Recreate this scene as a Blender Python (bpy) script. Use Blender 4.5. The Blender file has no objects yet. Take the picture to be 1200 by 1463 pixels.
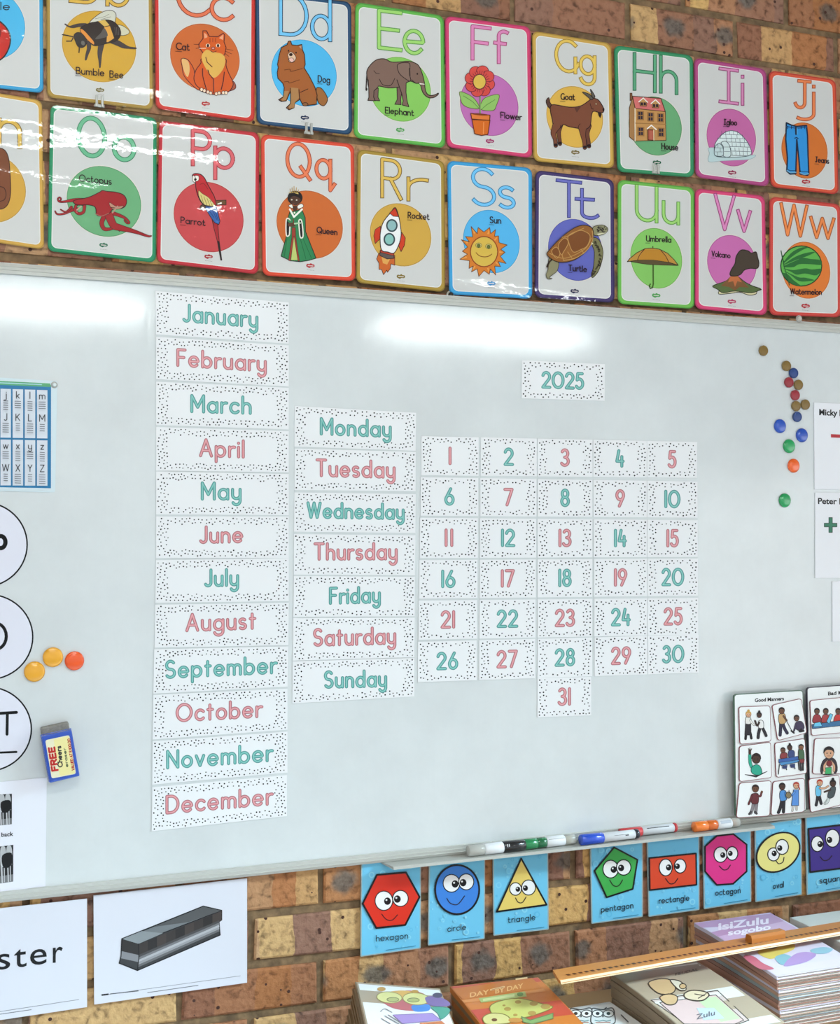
import bpy, bmesh, math, random
import numpy as np
from math import sin, cos, pi, radians
from mathutils import Vector, Matrix
from mathutils.geometry import tessellate_polygon, delaunay_2d_cdt

random.seed(7)
SC = bpy.context.scene
COL = SC.collection

# ------------------------------------------------------------------ camera
FPX, YAW, PITCH, ROLL = 1843.8, 0.363686, 0.0216427, -0.0010568
CAM = Vector((0.0, -2.65, 1.5))

def cam_dir(v):
    x, y, z = v
    x, z = cos(ROLL) * x + sin(ROLL) * z, -sin(ROLL) * x + cos(ROLL) * z
    y, z = cos(PITCH) * y - sin(PITCH) * z, sin(PITCH) * y + cos(PITCH) * z
    x, y = cos(YAW) * x + sin(YAW) * y, -sin(YAW) * x + cos(YAW) * y
    return Vector((x, y, z))

cd = bpy.data.cameras.new('camera')
cam = bpy.data.objects.new('camera', cd)
COL.objects.link(cam)
cd.sensor_fit = 'VERTICAL'
cd.sensor_height = 36.0
cd.sensor_width = 36.0 * 1200 / 1463
cd.lens = FPX * 36.0 / 1463
cd.clip_start = 0.05
R_, F_, U_ = cam_dir((1, 0, 0)), cam_dir((0, 1, 0)), cam_dir((0, 0, 1))
cam.matrix_world = Matrix(((R_.x, U_.x, -F_.x, CAM.x), (R_.y, U_.y, -F_.y, CAM.y), (R_.z, U_.z, -F_.z, CAM.z), (0, 0, 0, 1)))
SC.camera = cam

# ------------------------------------------------------------------ light, exposure
SC.view_settings.view_transform = 'Standard'
SC.view_settings.look = 'None'
SC.view_settings.gamma = 1.0
SC.view_settings.use_curve_mapping = False
SC.view_settings.exposure = 0.0

wd = bpy.data.worlds.new('daylight')
SC.world = wd
wd.use_nodes = True
bg = wd.node_tree.nodes['Background']
bg.inputs[0].default_value = (0.95, 0.975, 1.0, 1)
bg.inputs[1].default_value = 0.90

def area(name, loc, target, sx, sy, power, colour):
    l = bpy.data.lights.new(name, 'AREA')
    l.shape = 'RECTANGLE'
    l.size, l.size_y = sx, sy
    l.energy = power
    l.color = colour
    o = bpy.data.objects.new(name, l)
    COL.objects.link(o)
    o.location = loc
    d = Vector(target) - Vector(loc)
    o.rotation_euler = d.to_track_quat('-Z', 'Y').to_euler()
    return o

area('side_light', (5.4, -3.2, 1.15), (1.2, 0.0, 0.7), 3.0, 1.5, 30, (0.95, 0.98, 1.0))  # daylight from the window at the right
# added fill light, no known window; its floor bounce brightens the lower wall
fl = area('side_light', (3.9, -2.1, 2.5), (1.0, -1.55, 0.0), 1.3, 1.0, 80, (0.61, 0.87, 1.0))
fl.data.spread = radians(55)
TUBE_STRENGTH = 95.0

# ------------------------------------------------------------------ mapping helpers
def ray(px, py):
    return cam_dir(((px - 600.0) / FPX, 1.0, -(py - 731.5) / FPX))

def at(px, py, off=0.0):
    """point on the plane `off` metres in front of the brick wall"""
    v = ray(px, py)
    t = (2.65 - off) / v.y
    return CAM + v * t

def lin(h):
    c = [int(h[i:i + 2], 16) / 255 for i in (0, 2, 4)]
    return [x / 12.92 if x <= 0.04045 else ((x + 0.055) / 1.055) ** 2.4 for x in c]

# ------------------------------------------------------------------ materials
MATS = {}
GAIN = {'gloss': 1.05, 'paper': 1.0, 'lam': 1.0, 'raw': 1.0}

def ripple_group():
    g = bpy.data.node_groups.new('film_ripple', 'ShaderNodeTree')
    g.interface.new_socket('Normal', in_out='OUTPUT', socket_type='NodeSocketVector')
    n, L = g.nodes, g.links
    geo = n.new('ShaderNodeNewGeometry')
    mp = n.new('ShaderNodeMapping')
    mp.inputs['Scale'].default_value = (2.0, 1.0, 10.0)
    mp.inputs['Location'].default_value = (4.3, 0.0, 2.6)
    L.new(geo.outputs['Position'], mp.inputs['Vector'])
    n1 = n.new('ShaderNodeTexNoise'); n1.inputs['Scale'].default_value = 1.0; n1.inputs['Detail'].default_value = 1.0
    L.new(mp.outputs[0], n1.inputs['Vector'])
    n2 = n.new('ShaderNodeTexNoise'); n2.inputs['Scale'].default_value = 60.0; n2.inputs['Detail'].default_value = 2.0
    L.new(geo.outputs['Position'], n2.inputs['Vector'])
    b1 = n.new('ShaderNodeBump'); b1.inputs['Strength'].default_value = 1.0; b1.inputs['Distance'].default_value = 0.008
    L.new(n1.outputs[0], b1.inputs['Height'])
    b2 = n.new('ShaderNodeBump'); b2.inputs['Strength'].default_value = 1.0; b2.inputs['Distance'].default_value = 0.0002
    L.new(n2.outputs[0], b2.inputs['Height'])
    L.new(b1.outputs[0], b2.inputs['Normal'])
    out = n.new('NodeGroupOutput')
    L.new(b2.outputs[0], out.inputs[0])
    return g

RIPPLE = ripple_group()

def mat(hexcol, finish='paper'):
    key = (hexcol, finish)
    if key in MATS:
        return MATS[key]
    m = bpy.data.materials.new('%s_%s' % (finish, hexcol))
    m.use_nodes = True
    nt = m.node_tree
    p = nt.nodes['Principled BSDF']
    g = GAIN.get(finish, 1.0)
    c = [min(0.93, x * g) for x in lin(hexcol)]
    p.inputs['Base Color'].default_value = (*c, 1)
    if finish == 'gloss':                      # laminated poster film
        p.inputs['Roughness'].default_value = 0.5
        p.inputs['Specular IOR Level'].default_value = 0.15
        p.inputs['Coat Weight'].default_value = 0.32
        p.inputs['Coat Roughness'].default_value = 0.03
        gr = nt.nodes.new('ShaderNodeGroup'); gr.node_tree = RIPPLE
        nt.links.new(gr.outputs[0], p.inputs['Coat Normal'])
    elif finish == 'lam':
        p.inputs['Roughness'].default_value = 0.3
        p.inputs['Specular IOR Level'].default_value = 0.3
    elif finish == 'plastic':
        p.inputs['Roughness'].default_value = 0.22
        p.inputs['Coat Weight'].default_value = 0.5
        p.inputs['Coat Roughness'].default_value = 0.06
    elif finish == 'metal':
        p.inputs['Metallic'].default_value = 0.8
        p.inputs['Roughness'].default_value = 0.42
    else:
        p.inputs['Roughness'].default_value = 0.6
        p.inputs['Specular IOR Level'].default_value = 0.2
    MATS[key] = m
    return m

def clear_mat():
    m = bpy.data.materials.new('clear_plastic')
    m.use_nodes = True
    p = m.node_tree.nodes['Principled BSDF']
    p.inputs['Base Color'].default_value = (0.86, 0.85, 0.80, 1)
    p.inputs['Roughness'].default_value = 0.12
    p.inputs['Transmission Weight'].default_value = 0.55
    p.inputs['IOR'].default_value = 1.3
    return m
CLEAR = clear_mat()

# ------------------------------------------------------------------ object helpers
def tag(o, label=None, cat=None, group=None, kind=None):
    if label: o['label'] = label
    if cat: o['category'] = cat
    if group: o['group'] = group
    if kind: o['kind'] = kind
    return o

def empty(name, loc):
    o = bpy.data.objects.new(name, None)
    o.empty_display_size = 0.05
    o.location = loc
    COL.objects.link(o)
    return o

def mesh_obj(name, verts, faces, mats, fmat=None, parent=None, loc=None, smooth=False):
    """verts are world coordinates; the object sits at loc (or at its parent)"""
    if loc is None:
        loc = parent_loc(parent) if parent else Vector((0, 0, 0))
    loc = Vector(loc)
    me = bpy.data.meshes.new(name)
    me.from_pydata([tuple(Vector(v) - loc) for v in verts], [], faces)
    for m in mats:
        me.materials.append(m)
    if fmat:
        me.polygons.foreach_set('material_index', fmat)
    if smooth:
        me.polygons.foreach_set('use_smooth', [True] * len(me.polygons))
    me.update()
    o = bpy.data.objects.new(name, me)
    COL.objects.link(o)
    if parent:
        o.parent = parent
        o.location = loc - parent_loc(parent)
    else:
        o.location = loc
    return o

def parent_loc(p):
    l = Vector(p.location)
    while p.parent:
        p = p.parent
        l += Vector(p.location)
    return l

class MB:
    """collects plain 3-D shapes into one mesh"""
    def __init__(s):
        s.v, s.f, s.m, s.mats = [], [], [], []
    def mi(s, m):
        if m not in s.mats: s.mats.append(m)
        return s.mats.index(m)
    def add(s, verts, faces, m):
        k, b = s.mi(m), len(s.v)
        s.v += [Vector(x) for x in verts]
        for f in faces:
            s.f.append([i + b for i in f]); s.m.append(k)
    def box(s, x0, x1, y0, y1, z0, z1, m, bevel=0.0):
        if bevel <= 0:
            vs = [(x, y, z) for x in (x0, x1) for y in (y0, y1) for z in (z0, z1)]
            s.add(vs, [(0, 1, 3, 2), (4, 6, 7, 5), (0, 4, 5, 1), (2, 3, 7, 6), (0, 2, 6, 4), (1, 5, 7, 3)], m)
            return
        bm = bmesh.new()
        bmesh.ops.create_cube(bm, size=1.0)
        for v in bm.verts:
            v.co = Vector(((x0 + x1) / 2 + v.co.x * (x1 - x0), (y0 + y1) / 2 + v.co.y * (y1 - y0), (z0 + z1) / 2 + v.co.z * (z1 - z0)))
        bmesh.ops.bevel(bm, geom=bm.edges[:], offset=bevel, segments=2, affect='EDGES', profile=0.6)
        s.bm(bm, m)
    def bm(s, bm, m, mtx=None):
        bm.verts.index_update()
        s.add([(mtx @ v.co) if mtx else v.co.copy() for v in bm.verts], [[v.index for v in f.verts] for f in bm.faces], m)
        bm.free()
    def lathe(s, a, b, prof, m, n=24):
        """profile [(t along a->b in metres, radius)] revolved round the axis"""
        a, b = Vector(a), Vector(b)
        d = (b - a).normalized()
        u = d.orthogonal().normalized(); w = d.cross(u)
        vs, fs = [], []
        for t, r in prof:
            for i in range(n):
                an = 2 * pi * i / n
                vs.append(a + d * t + (u * cos(an) + w * sin(an)) * r)
        for j in range(len(prof) - 1):
            for i in range(n):
                i2 = (i + 1) % n
                fs.append((j * n + i, j * n + i2, (j + 1) * n + i2, (j + 1) * n + i))
        fs.append(tuple(range(n))[::-1])
        fs.append(tuple((len(prof) - 1) * n + i for i in range(n)))
        s.add(vs, fs, m)
    def build(s, name, parent=None, loc=None, smooth=False):
        return mesh_obj(name, s.v, s.f, s.mats, s.m, parent, loc, smooth)

def catmull(p, closed=True, k=5):
    n = len(p); out = []
    rng = range(n) if closed else range(n - 1)
    for i in rng:
        if closed:
            a, b, c, d = p[i - 1], p[i], p[(i + 1) % n], p[(i + 2) % n]
        else:
            a, b, c, d = p[max(i - 1, 0)], p[i], p[i + 1], p[min(i + 2, n - 1)]
        for j in range(k):
            t = j / k
            out.append(tuple(0.5 * ((2 * b[q]) + (-a[q] + c[q]) * t + (2 * a[q] - 5 * b[q] + 4 * c[q] - d[q]) * t * t + (-a[q] + 3 * b[q] - 3 * c[q] + d[q]) * t ** 3) for q in (0, 1)))
    if not closed: out.append(p[-1])
    return out

def P(s):
    if not isinstance(s, str): return s
    v = [float(x) for x in s.split()]
    return list(zip(v[::2], v[1::2]))

class Art:
    """flat printed ink: every call is one ink layer a hair in front of the one before"""
    STEP = 0.00003
    def __init__(s, off=0.0, finish='paper', xf=(0, 0, 1), mapper=None):
        s.off, s.finish, s.xf = off, finish, xf
        s.map = mapper or at
        s.mb = MB()
        s.aspect = 0.9
    def px(s, p):
        return (s.xf[0] + p[0] / s.xf[2], s.xf[1] + p[1] / s.xf[2])
    def raw(s, pts2, tris, col):
        vs = []
        for p in pts2:
            x, y = s.px(p)
            vs.append(s.map(x, y, s.off))
        s.mb.add(vs, tris, mat(col, s.finish))
    def up(s): s.off += s.STEP
    def fillp(s, pts, col):
        pts = P(pts)
        t = tessellate_polygon([[Vector((a, b, 0)) for a, b in pts]])
        ft = []
        for f in t:
            (ax, ay), (bx, by), (cx, cy) = pts[f[0]], pts[f[1]], pts[f[2]]
            cr = (bx - ax) * (cy - ay) - (by - ay) * (cx - ax)
            ft.append(f if cr < 0 else f[::-1])
        s.raw(pts, ft, col)
    def poly(s, pts, col, o=None):
        pts = P(pts)
        s.up(); s.fillp(pts, col)
        if o: s.line(pts + [pts[0]], o[0], o[1])
    def blob(s, pts, col, o=None, k=4):
        s.poly(catmull(P(pts), True, k), col, o)
    def ell(s, cx, cy, rx, ry, col, o=None, rot=0, sl=0.0, n=28):
        c, q = cos(radians(rot)), sin(radians(rot))
        pts = []
        for i in range(n):
            a = 2 * pi * i / n
            x, y = rx * cos(a), ry * sin(a)
            x, y = x * c - y * q, x * q + y * c
            pts.append((cx + x, cy + y + sl * x))
        s.poly(pts, col, o)
    def line(s, pts, w, col, smooth=False, closed=False, cap=True, up=True, collect=None):
        pts = P(pts)
        if smooth:
            ws = None
            if isinstance(w, (list, tuple)):
                n0 = len(pts); pts2 = catmull(pts, False, 5)
                w = [w[min(int(i / 5), n0 - 2)] + (w[min(int(i / 5) + 1, n0 - 1)] - w[min(int(i / 5), n0 - 2)]) * ((i / 5) - min(int(i / 5), n0 - 2)) for i in range(len(pts2))]
                pts = pts2
            else:
                pts = catmull(pts, False, 5)
        n = len(pts)
        ws = list(w) if isinstance(w, (list, tuple)) else [w] * n
        if up: s.up()
        cuts = [0]
        for i in range(1, n - 1):
            a, p, b = pts[i - 1], pts[i], pts[i + 1]
            l1, l2 = math.dist(a, p), math.dist(p, b)
            if l1 > 1e-6 and l2 > 1e-6 and ((p[0] - a[0]) * (b[0] - p[0]) + (p[1] - a[1]) * (b[1] - p[1])) / (l1 * l2) < 0.78: cuts.append(i)
        cuts.append(n - 1)
        qs = collect if collect is not None else []
        for c0, c1 in zip(cuts[:-1], cuts[1:]):
            s.strip(pts[c0:c1 + 1], ws[c0:c1 + 1], cap if c0 == 0 else True, cap if c1 == n - 1 else True, qs)
        if collect is None and qs: s.union(qs, col)
    def strip(s, pts, ws, cap0, cap1, collect):
        n = len(pts)
        L, Rr = [], []
        for i in range(n):
            a, b = pts[max(i - 1, 0)], pts[min(i + 1, n - 1)]
            p = pts[i]
            d1 = (p[0] - a[0], p[1] - a[1]); d2 = (b[0] - p[0], b[1] - p[1])
            l1 = math.hypot(*d1); l2 = math.hypot(*d2)
            if l1 < 1e-6: d1, l1 = d2, l2
            if l2 < 1e-6: d2, l2 = d1, l1
            if l1 < 1e-6: continue
            u1 = (d1[0] / l1, d1[1] / l1); u2 = (d2[0] / l2, d2[1] / l2)
            t = (u1[0] + u2[0], u1[1] + u2[1]); lt = math.hypot(*t)
            if lt < 0.2: t, lt = u1, 1.0
            t = (t[0] / lt, t[1] / lt)
            nn = (-t[1], t[0])
            k = min(1.6, 1.0 / max(0.3, nn[0] * -u1[1] + nn[1] * u1[0]))
            h = ws[i] / 2 * k
            L.append((p[0] + nn[0] * h, p[1] + nn[1] * h)); Rr.append((p[0] - nn[0] * h, p[1] - nn[1] * h))
        m = len(L)
        if m < 2: return
        collect += [[L[i], L[i + 1], Rr[i + 1], Rr[i]] for i in range(m - 1)]
        for i, k, wv, cp in ((0, min(1, n - 1), ws[0], cap0), (n - 1, max(n - 2, 0), ws[-1], cap1)):
            if not cp or wv <= 0.3: continue
            c = pts[i]
            d = (c[0] - pts[k][0], c[1] - pts[k][1]); l = math.hypot(*d)
            if cp == 'square' and l > 1e-6:
                d = (d[0] / l * wv / 2, d[1] / l * wv / 2)
                collect.append([(c[0] - d[1], c[1] + d[0]), (c[0] + d[1], c[1] - d[0]), (c[0] + d[1] + d[0], c[1] - d[0] + d[1]), (c[0] - d[1] + d[0], c[1] + d[0] + d[1])])
            else:
                collect.append([(c[0] + wv / 2 * cos(a * pi / 6), c[1] + wv / 2 * sin(a * pi / 6)) for a in range(12)])
    def union(s, quads, col):
        """overlapping stroke pieces merged so that no two inked faces coincide"""
        vs, fs = [], []
        for q in quads:
            for k in range(1, len(q) - 1):
                t = [q[0], q[k], q[k + 1]]
                ar = (t[1][0] - t[0][0]) * (t[2][1] - t[0][1]) - (t[1][1] - t[0][1]) * (t[2][0] - t[0][0])
                if abs(ar) < 1e-5: continue
                if ar < 0: t.reverse()
                fs.append([len(vs), len(vs) + 1, len(vs) + 2])
                vs += [Vector(p) for p in t]
        if not fs: return
        r_ = delaunay_2d_cdt(vs, [], fs, 0, 1e-4)
        V = [(v.x, v.y) for v in r_[0]]
        T = np.array([[vs[k][:2] for k in f] for f in fs])            # inked triangles, all turned the same way
        Fc = [f for f in r_[2] if len(f) == 3]
        A = np.array(V)[np.array(Fc)]
        C = A.mean(1)
        inside = np.zeros(len(C), bool)
        for q in range(0, len(C), 400):
            ok = np.ones((len(C[q:q + 400]), len(T)), bool)
            for k in range(3):
                a, b = T[:, k], T[:, (k + 1) % 3]
                ok &= ((b[:, 0] - a[:, 0])[None] * (C[q:q + 400, 1][:, None] - a[:, 1][None]) - (b[:, 1] - a[:, 1])[None] * (C[q:q + 400, 0][:, None] - a[:, 0][None])) >= 0
            inside[q:q + 400] = ok.any(1)
        ar = (A[:, 1, 0] - A[:, 0, 0]) * (A[:, 2, 1] - A[:, 0, 1]) - (A[:, 1, 1] - A[:, 0, 1]) * (A[:, 2, 0] - A[:, 0, 0])
        out = [tuple(f) if a < 0 else tuple(f)[::-1] for f, k, a in zip(Fc, inside, ar) if k and abs(a) > 1e-7]
        s.raw(V, out, col)
    def strokes(s, polys, w, col, cap=True):
        s.up()
        qs = []
        for q in polys: s.line(q, w, col, up=False, cap=cap, collect=qs)
        if qs: s.union(qs, col)
    def done(s, name, parent=None, loc=None):
        return s.mb.build(name, parent, loc)

# ------------------------------------------------------------------ stroke lettering
def arc(cx, cy, rx, ry, a0, a1, n=None):
    n = n or max(4, int(abs(a1 - a0) / 15))
    return [(cx + rx * cos(radians(a0 + (a1 - a0) * i / n)), cy + ry * sin(radians(a0 + (a1 - a0) * i / n))) for i in range(n + 1)]
X = 0.60
r = X / 2
CIRC = lambda cx=0.28: arc(cx, r, 0.28, r, 0, 360, 24)
GL = {
 'a': (.56, [CIRC(), [(.56, X), (.56, 0)]]),
 'b': (.56, [[(0, 1), (0, 0)], CIRC()]),
 'c': (.48, [arc(.28, r, .28, r, 42, 318)]),
 'd': (.56, [CIRC(), [(.56, 1), (.56, 0)]]),
 'e': (.56, [[(.02, r), (.56, r)] + arc(.28, r, .28, r, 0, 318)]),
 'f': (.34, [arc(.28, .82, .17, .17, 60, 180) + [(.11, 0)], [(0, X), (.3, X)]]),
 'g': (.56, [CIRC(), [(.56, X), (.56, -.1)] + arc(.28, -.1, .28, .25, 0, -160)]),
 'h': (.48, [[(0, 1), (0, 0)], [(0, .34)] + arc(.24, .35, .24, .25, 180, 0) + [(.48, 0)]]),
 'i': (.0, [[(0, X), (0, 0)], [(0, .84), (0, .85)]]),
 'j': (.2, [[(.2, X), (.2, -.14)] + arc(0, -.14, .2, .2, 0, -130), [(.2, .84), (.2, .85)]]),
 'k': (.42, [[(0, 1), (0, 0)], [(.40, X), (.0, .22)], [(.14, .36), (.42, 0)]]),
 'l': (.0, [[(0, 1), (0, 0)]]),
 'm': (.80, [[(0, X), (0, 0)], [(0, .38)] + arc(.2, .4, .2, .2, 180, 0) + [(.4, 0)], [(.4, .38)] + arc(.6, .4, .2, .2, 180, 0) + [(.8, 0)]]),
 'n': (.48, [[(0, X), (0, 0)], [(0, .34)] + arc(.24, .35, .24, .25, 180, 0) + [(.48, 0)]]),
 'o': (.56, [CIRC()]),
 'p': (.56, [[(0, X), (0, -.34)], CIRC()]),
 'q': (.56, [CIRC(), [(.56, X), (.56, -.34)]]),
 'r': (.28, [[(0, X), (0, 0)], [(0, .34)] + arc(.26, .34, .26, .26, 180, 75)]),
 's': (.38, [arc(.19, .45, .18, .15, 40, 270) + arc(.19, .15, .19, .15, 90, -140)]),
 't': (.30, [[(.13, .88), (.13, 0)], [(0, X), (.3, X)]]),
 'u': (.48, [[(0, X), (0, .25)] + arc(.24, .25, .24, .25, 180, 360) + [(.48, .25)], [(.48, X), (.48, 0)]]),
 'v': (.46, [[(0, X), (.23, 0), (.46, X)]]),
 'w': (.72, [[(0, X), (.18, 0), (.36, X), (.54, 0), (.72, X)]]),
 'x': (.42, [[(0, X), (.42, 0)], [(.42, X), (0, 0)]]),
 'y': (.48, [[(0, X), (0, .27)] + arc(.24, .25, .24, .22, 180, 360), [(.48, X), (.48, -.1)] + arc(.24, -.1, .24, .25, 0, -150)]),
 'z': (.42, [[(0, X), (.42, X), (0, 0), (.42, 0)]]),
 'A': (.70, [[(0, 0), (.35, 1), (.70, 0)], [(.12, .33), (.58, .33)]]),
 'B': (.56, [[(0, 0), (0, 1), (.3, 1)] + arc(.3, .76, .22, .24, 90, -90) + [(0, .52)], [(.3, .52)] + arc(.3, .26, .26, .26, 90, -90) + [(0, 0)]]),
 'C': (.74, [arc(.48, .5, .48, .5, 45, 315)]),
 'D': (.70, [[(0, 0), (0, 1), (.25, 1)] + arc(.25, .5, .45, .5, 90, -90) + [(0, 0)]]),
 'E': (.50, [[(.5, 1), (0, 1), (0, 0), (.5, 0)], [(0, .52), (.44, .52)]]),
 'F': (.48, [[(.48, 1), (0, 1), (0, 0)], [(0, .52), (.4, .52)]]),
 'G': (.66, [arc(.40, .5, .40, .5, 50, 345) , [(.62, .46), (.62, 0)]]),
 'H': (.62, [[(0, 0), (0, 1)], [(.62, 0), (.62, 1)], [(0, .52), (.62, .52)]]),
 'I': (.44, [[(.22, 0), (.22, 1)], [(0, 1), (.44, 1)], [(0, 0), (.44, 0)]]),
 'J': (.36, [[(.36, 1), (.36, .2)] + arc(.16, .2, .20, .2, 0, -150)]),
 'K': (.56, [[(0, 0), (0, 1)], [(.54, 1), (0, .42)], [(.16, .6), (.56, 0)]]),
 'L': (.46, [[(0, 1), (0, 0), (.46, 0)]]),
 'M': (.76, [[(0, 0), (0, 1), (.38, .28), (.76, 1), (.76, 0)]]),
 'N': (.64, [[(0, 0), (0, 1), (.64, 0), (.64, 1)]]),
 'O': (.92, [arc(.46, .5, .46, .5, 0, 360, 30)]),
 'P': (.52, [[(0, 0), (0, 1), (.26, 1)] + arc(.26, .74, .26, .26, 90, -90) + [(0, .48)]]),
 'Q': (.92, [arc(.46, .5, .46, .5, 0, 360, 30), [(.56, .3), (.92, -.04)]]),
 'R': (.54, [[(0, 0), (0, 1), (.26, 1)] + arc(.26, .75, .26, .25, 90, -90) + [(0, .5)], [(.24, .5), (.54, 0)]]),
 'S': (.54, [arc(.27, .75, .25, .25, 35, 270) + arc(.27, .25, .27, .25, 90, -145)]),
 'T': (.60, [[(0, 1), (.6, 1)], [(.3, 1), (.3, 0)]]),
 'U': (.60, [[(0, 1), (0, .3)] + arc(.3, .3, .3, .3, 180, 360) + [(.6, 1)]]),
 'V': (.66, [[(0, 1), (.33, 0), (.66, 1)]]),
 'W': (.96, [[(0, 1), (.24, 0), (.48, 1), (.72, 0), (.96, 1)]]),
 'X': (.56, [[(0, 1), (.56, 0)], [(.56, 1), (0, 0)]]),
 'Y': (.58, [[(0, 1), (.29, .5), (.58, 1)], [(.29, .5), (.29, 0)]]),
 'Z': (.56, [[(0, 1), (.56, 1), (0, 0), (.56, 0)]]),
 '0': (.80, [arc(.40, .5, .40, .5, 0, 360, 30)]),
 '1': (.0, [[(0, 1), (0, 0)]]),
 '2': (.56, [arc(.27, .72, .27, .28, 165, -30) + [(0, 0), (.56, 0)]]),
 '3': (.50, [arc(.23, .76, .23, .24, 150, -90) + arc(.22, .26, .28, .26, 90, -150)]),
 '4': (.50, [[(.16, 1), (.0, .32), (.5, .32)], [(.40, .62), (.40, 0)]]),
 '5': (.50, [[(.46, 1), (.1, 1), (.05, .56)] + arc(.22, .32, .28, .32, 125, -145)]),
 '6': (.54, [[(.36, 1), (.05, .45)], arc(.27, .29, .27, .29, 0, 360, 24)]),
 '7': (.54, [[(0, 1), (.54, 1), (.16, 0)]]),
 '8': (.52, [arc(.26, .76, .22, .24, 0, 360, 22), arc(.26, .27, .26, .27, 0, 360, 22)]),
 '9': (.54, [arc(.27, .71, .27, .29, 0, 360, 24), [(.52, .6), (.2, 0)]]),
 ' ': (.20, []), '.': (0, [[(0, 0), (0, .02)]]), '+': (.5, [[(0, .4), (.5, .4)], [(.25, .65), (.25, .15)]]), '-': (.4, [[(0, .4), (.4, .4)]]),
}
# school-print variants: hooked t, g-shaped capital, barred j and so on
ALT = dict(GL)
ALT['t'] = (.36, [[(.1, .9), (.1, .16)] + arc(.25, .16, .15, .16, 180, 330), [(0, X), (.3, X)]])
ALT['J'] = (.46, [[(.30, 1), (.30, .2)] + arc(.15, .2, .15, .2, 0, -160), [(.12, 1), (.46, 1)]])
ALT['G'] = (.66, [arc(.40, .5, .40, .5, 50, 335), [(.66, .46), (.66, 0)]])
ALT['y'] = (.48, [[(0, X), (.24, 0)], [(.48, X), (.12, -.34)]])
ALT['q'] = (.66, [CIRC(), [(.56, X), (.56, -.36), (.72, -.16)]])
ALT['U'] = (.62, [[(0, 1), (0, .3)] + arc(.31, .3, .31, .3, 180, 360), [(.62, 1), (.62, 0)]])
ALT['l'] = (.0, [[(0, 1), (0, 0)]])
ALT['k'] = (.40, [[(0, 1), (0, 0)], [(.38, X), (.02, .28), (.40, 0)]])

def layout(txt, font, gap):
    x, out = 0.0, []
    for ch in txt:
        w, st = font[ch]
        out.append((x, st)); x += w + gap
    return out, x - gap

def write(art, txt, p0, p1, h, specs, font=GL, gap=0.2):
    """specs = [(stroke width, colour)] drawn one over the other; p0->p1 is the baseline from first to last stroke centre"""
    out, W = layout(txt, font, gap)
    W = max(W, 1e-6)
    polys = []
    for x0, st in out:
        for pl in st:
            polys.append([(p0[0] + (p1[0] - p0[0]) * (x0 + a) / W, p0[1] + (p1[1] - p0[1]) * (x0 + a) / W - b * h) for a, b in pl])
    for w, c in specs:
        art.strokes(polys, w, c)

def glyph(art, ch, xl, xr, yl, yr, h, specs, font=ALT):
    w, st = font[ch]
    w = w or 1.0
    for wd_, c in specs:
        art.strokes([[(xl + (xr - xl) * a / w, yl + (yr - yl) * a / w - b * h) for a, b in pl] for pl in st], wd_, c, 'square')

def type_text(art, txt, p0, p1, h, col, bold=0.0):
    """heavier printed words set in the built-in typeface"""
    cu = bpy.data.curves.new('t', 'FONT')
    cu.body = txt; cu.size = 1.0; cu.offset = bold; cu.resolution_u = 4
    ob = bpy.data.objects.new('t', cu); COL.objects.link(ob)
    dg = bpy.context.evaluated_depsgraph_get()
    me = bpy.data.meshes.new_from_object(ob.evaluated_get(dg))
    vs = [(v.co.x, v.co.y) for v in me.vertices]
    fs = [tuple(p.vertices) for p in me.polygons]
    bpy.data.objects.remove(ob); bpy.data.curves.remove(cu); bpy.data.meshes.remove(me)
    if not vs: return
    x0 = min(v[0] for v in vs); x1 = max(v[0] for v in vs)
    W = (x1 - x0) or 1
    k = h / 0.70
    art.up()
    art.raw([(p0[0] + (p1[0] - p0[0]) * (a - x0) / W, p0[1] + (p1[1] - p0[1]) * (a - x0) / W - b * k) for a, b in vs], fs, col)

# ------------------------------------------------------------------ flat sheets (paper with real thickness)
def bil(q, u, v):
    (ax, ay), (bx, by), (cx, cy), (dx, dy) = q      # TL TR BR BL, u right, v down
    return ((ax * (1 - u) + bx * u) * (1 - v) + (dx * (1 - u) + cx * u) * v, (ay * (1 - u) + by * u) * (1 - v) + (dy * (1 - u) + cy * u) * v)

def Q4(*n): return [(n[i], n[i + 1]) for i in range(0, 8, 2)]

def rrect(q, inset, rad, n=5):
    """rounded rectangle in the quad q, inset and radius in pixels"""
    w = (math.dist(q[0], q[1]) + math.dist(q[3], q[2])) / 2
    h = (math.dist(q[0], q[3]) + math.dist(q[1], q[2])) / 2
    iu, iv, ru, rv = inset / w, inset / h, rad / w, rad / h
    pts = []
    for cx, cy, a0 in ((iu + ru, iv + rv, 180), (1 - iu - ru, iv + rv, 270), (1 - iu - ru, 1 - iv - rv, 0), (iu + ru, 1 - iv - rv, 90)):
        if rad <= 0:
            pts.append(bil(q, cx, cy)); continue
        for i in range(n + 1):
            a = radians(a0 + 90 * i / n)
            pts.append(bil(q, cx + ru * cos(a), cy + rv * sin(a)))
    return pts

def slab(art, pts, thick, col, back=None):
    """the sheet itself: front face at art.off, sides down to the back"""
    art.fillp(pts, col)
    n = len(pts)
    f = [art.map(*art.px(p), art.off) for p in pts]
    b = [art.map(*art.px(p), art.off) for p in pts]
    d = art.thick_dir * thick if hasattr(art, 'thick_dir') else Vector((0, thick, 0))
    b = [x + d for x in b]
    art.mb.add(f + b, [(i, i + n, (i + 1) % n + n, (i + 1) % n) for i in range(n)] + [tuple(range(n, 2 * n))], mat(back or col, art.finish))

def centre(q, off=0.0):
    x = sum(p[0] for p in q) / 4; y = sum(p[1] for p in q) / 4
    return at(x, y, off)

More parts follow.
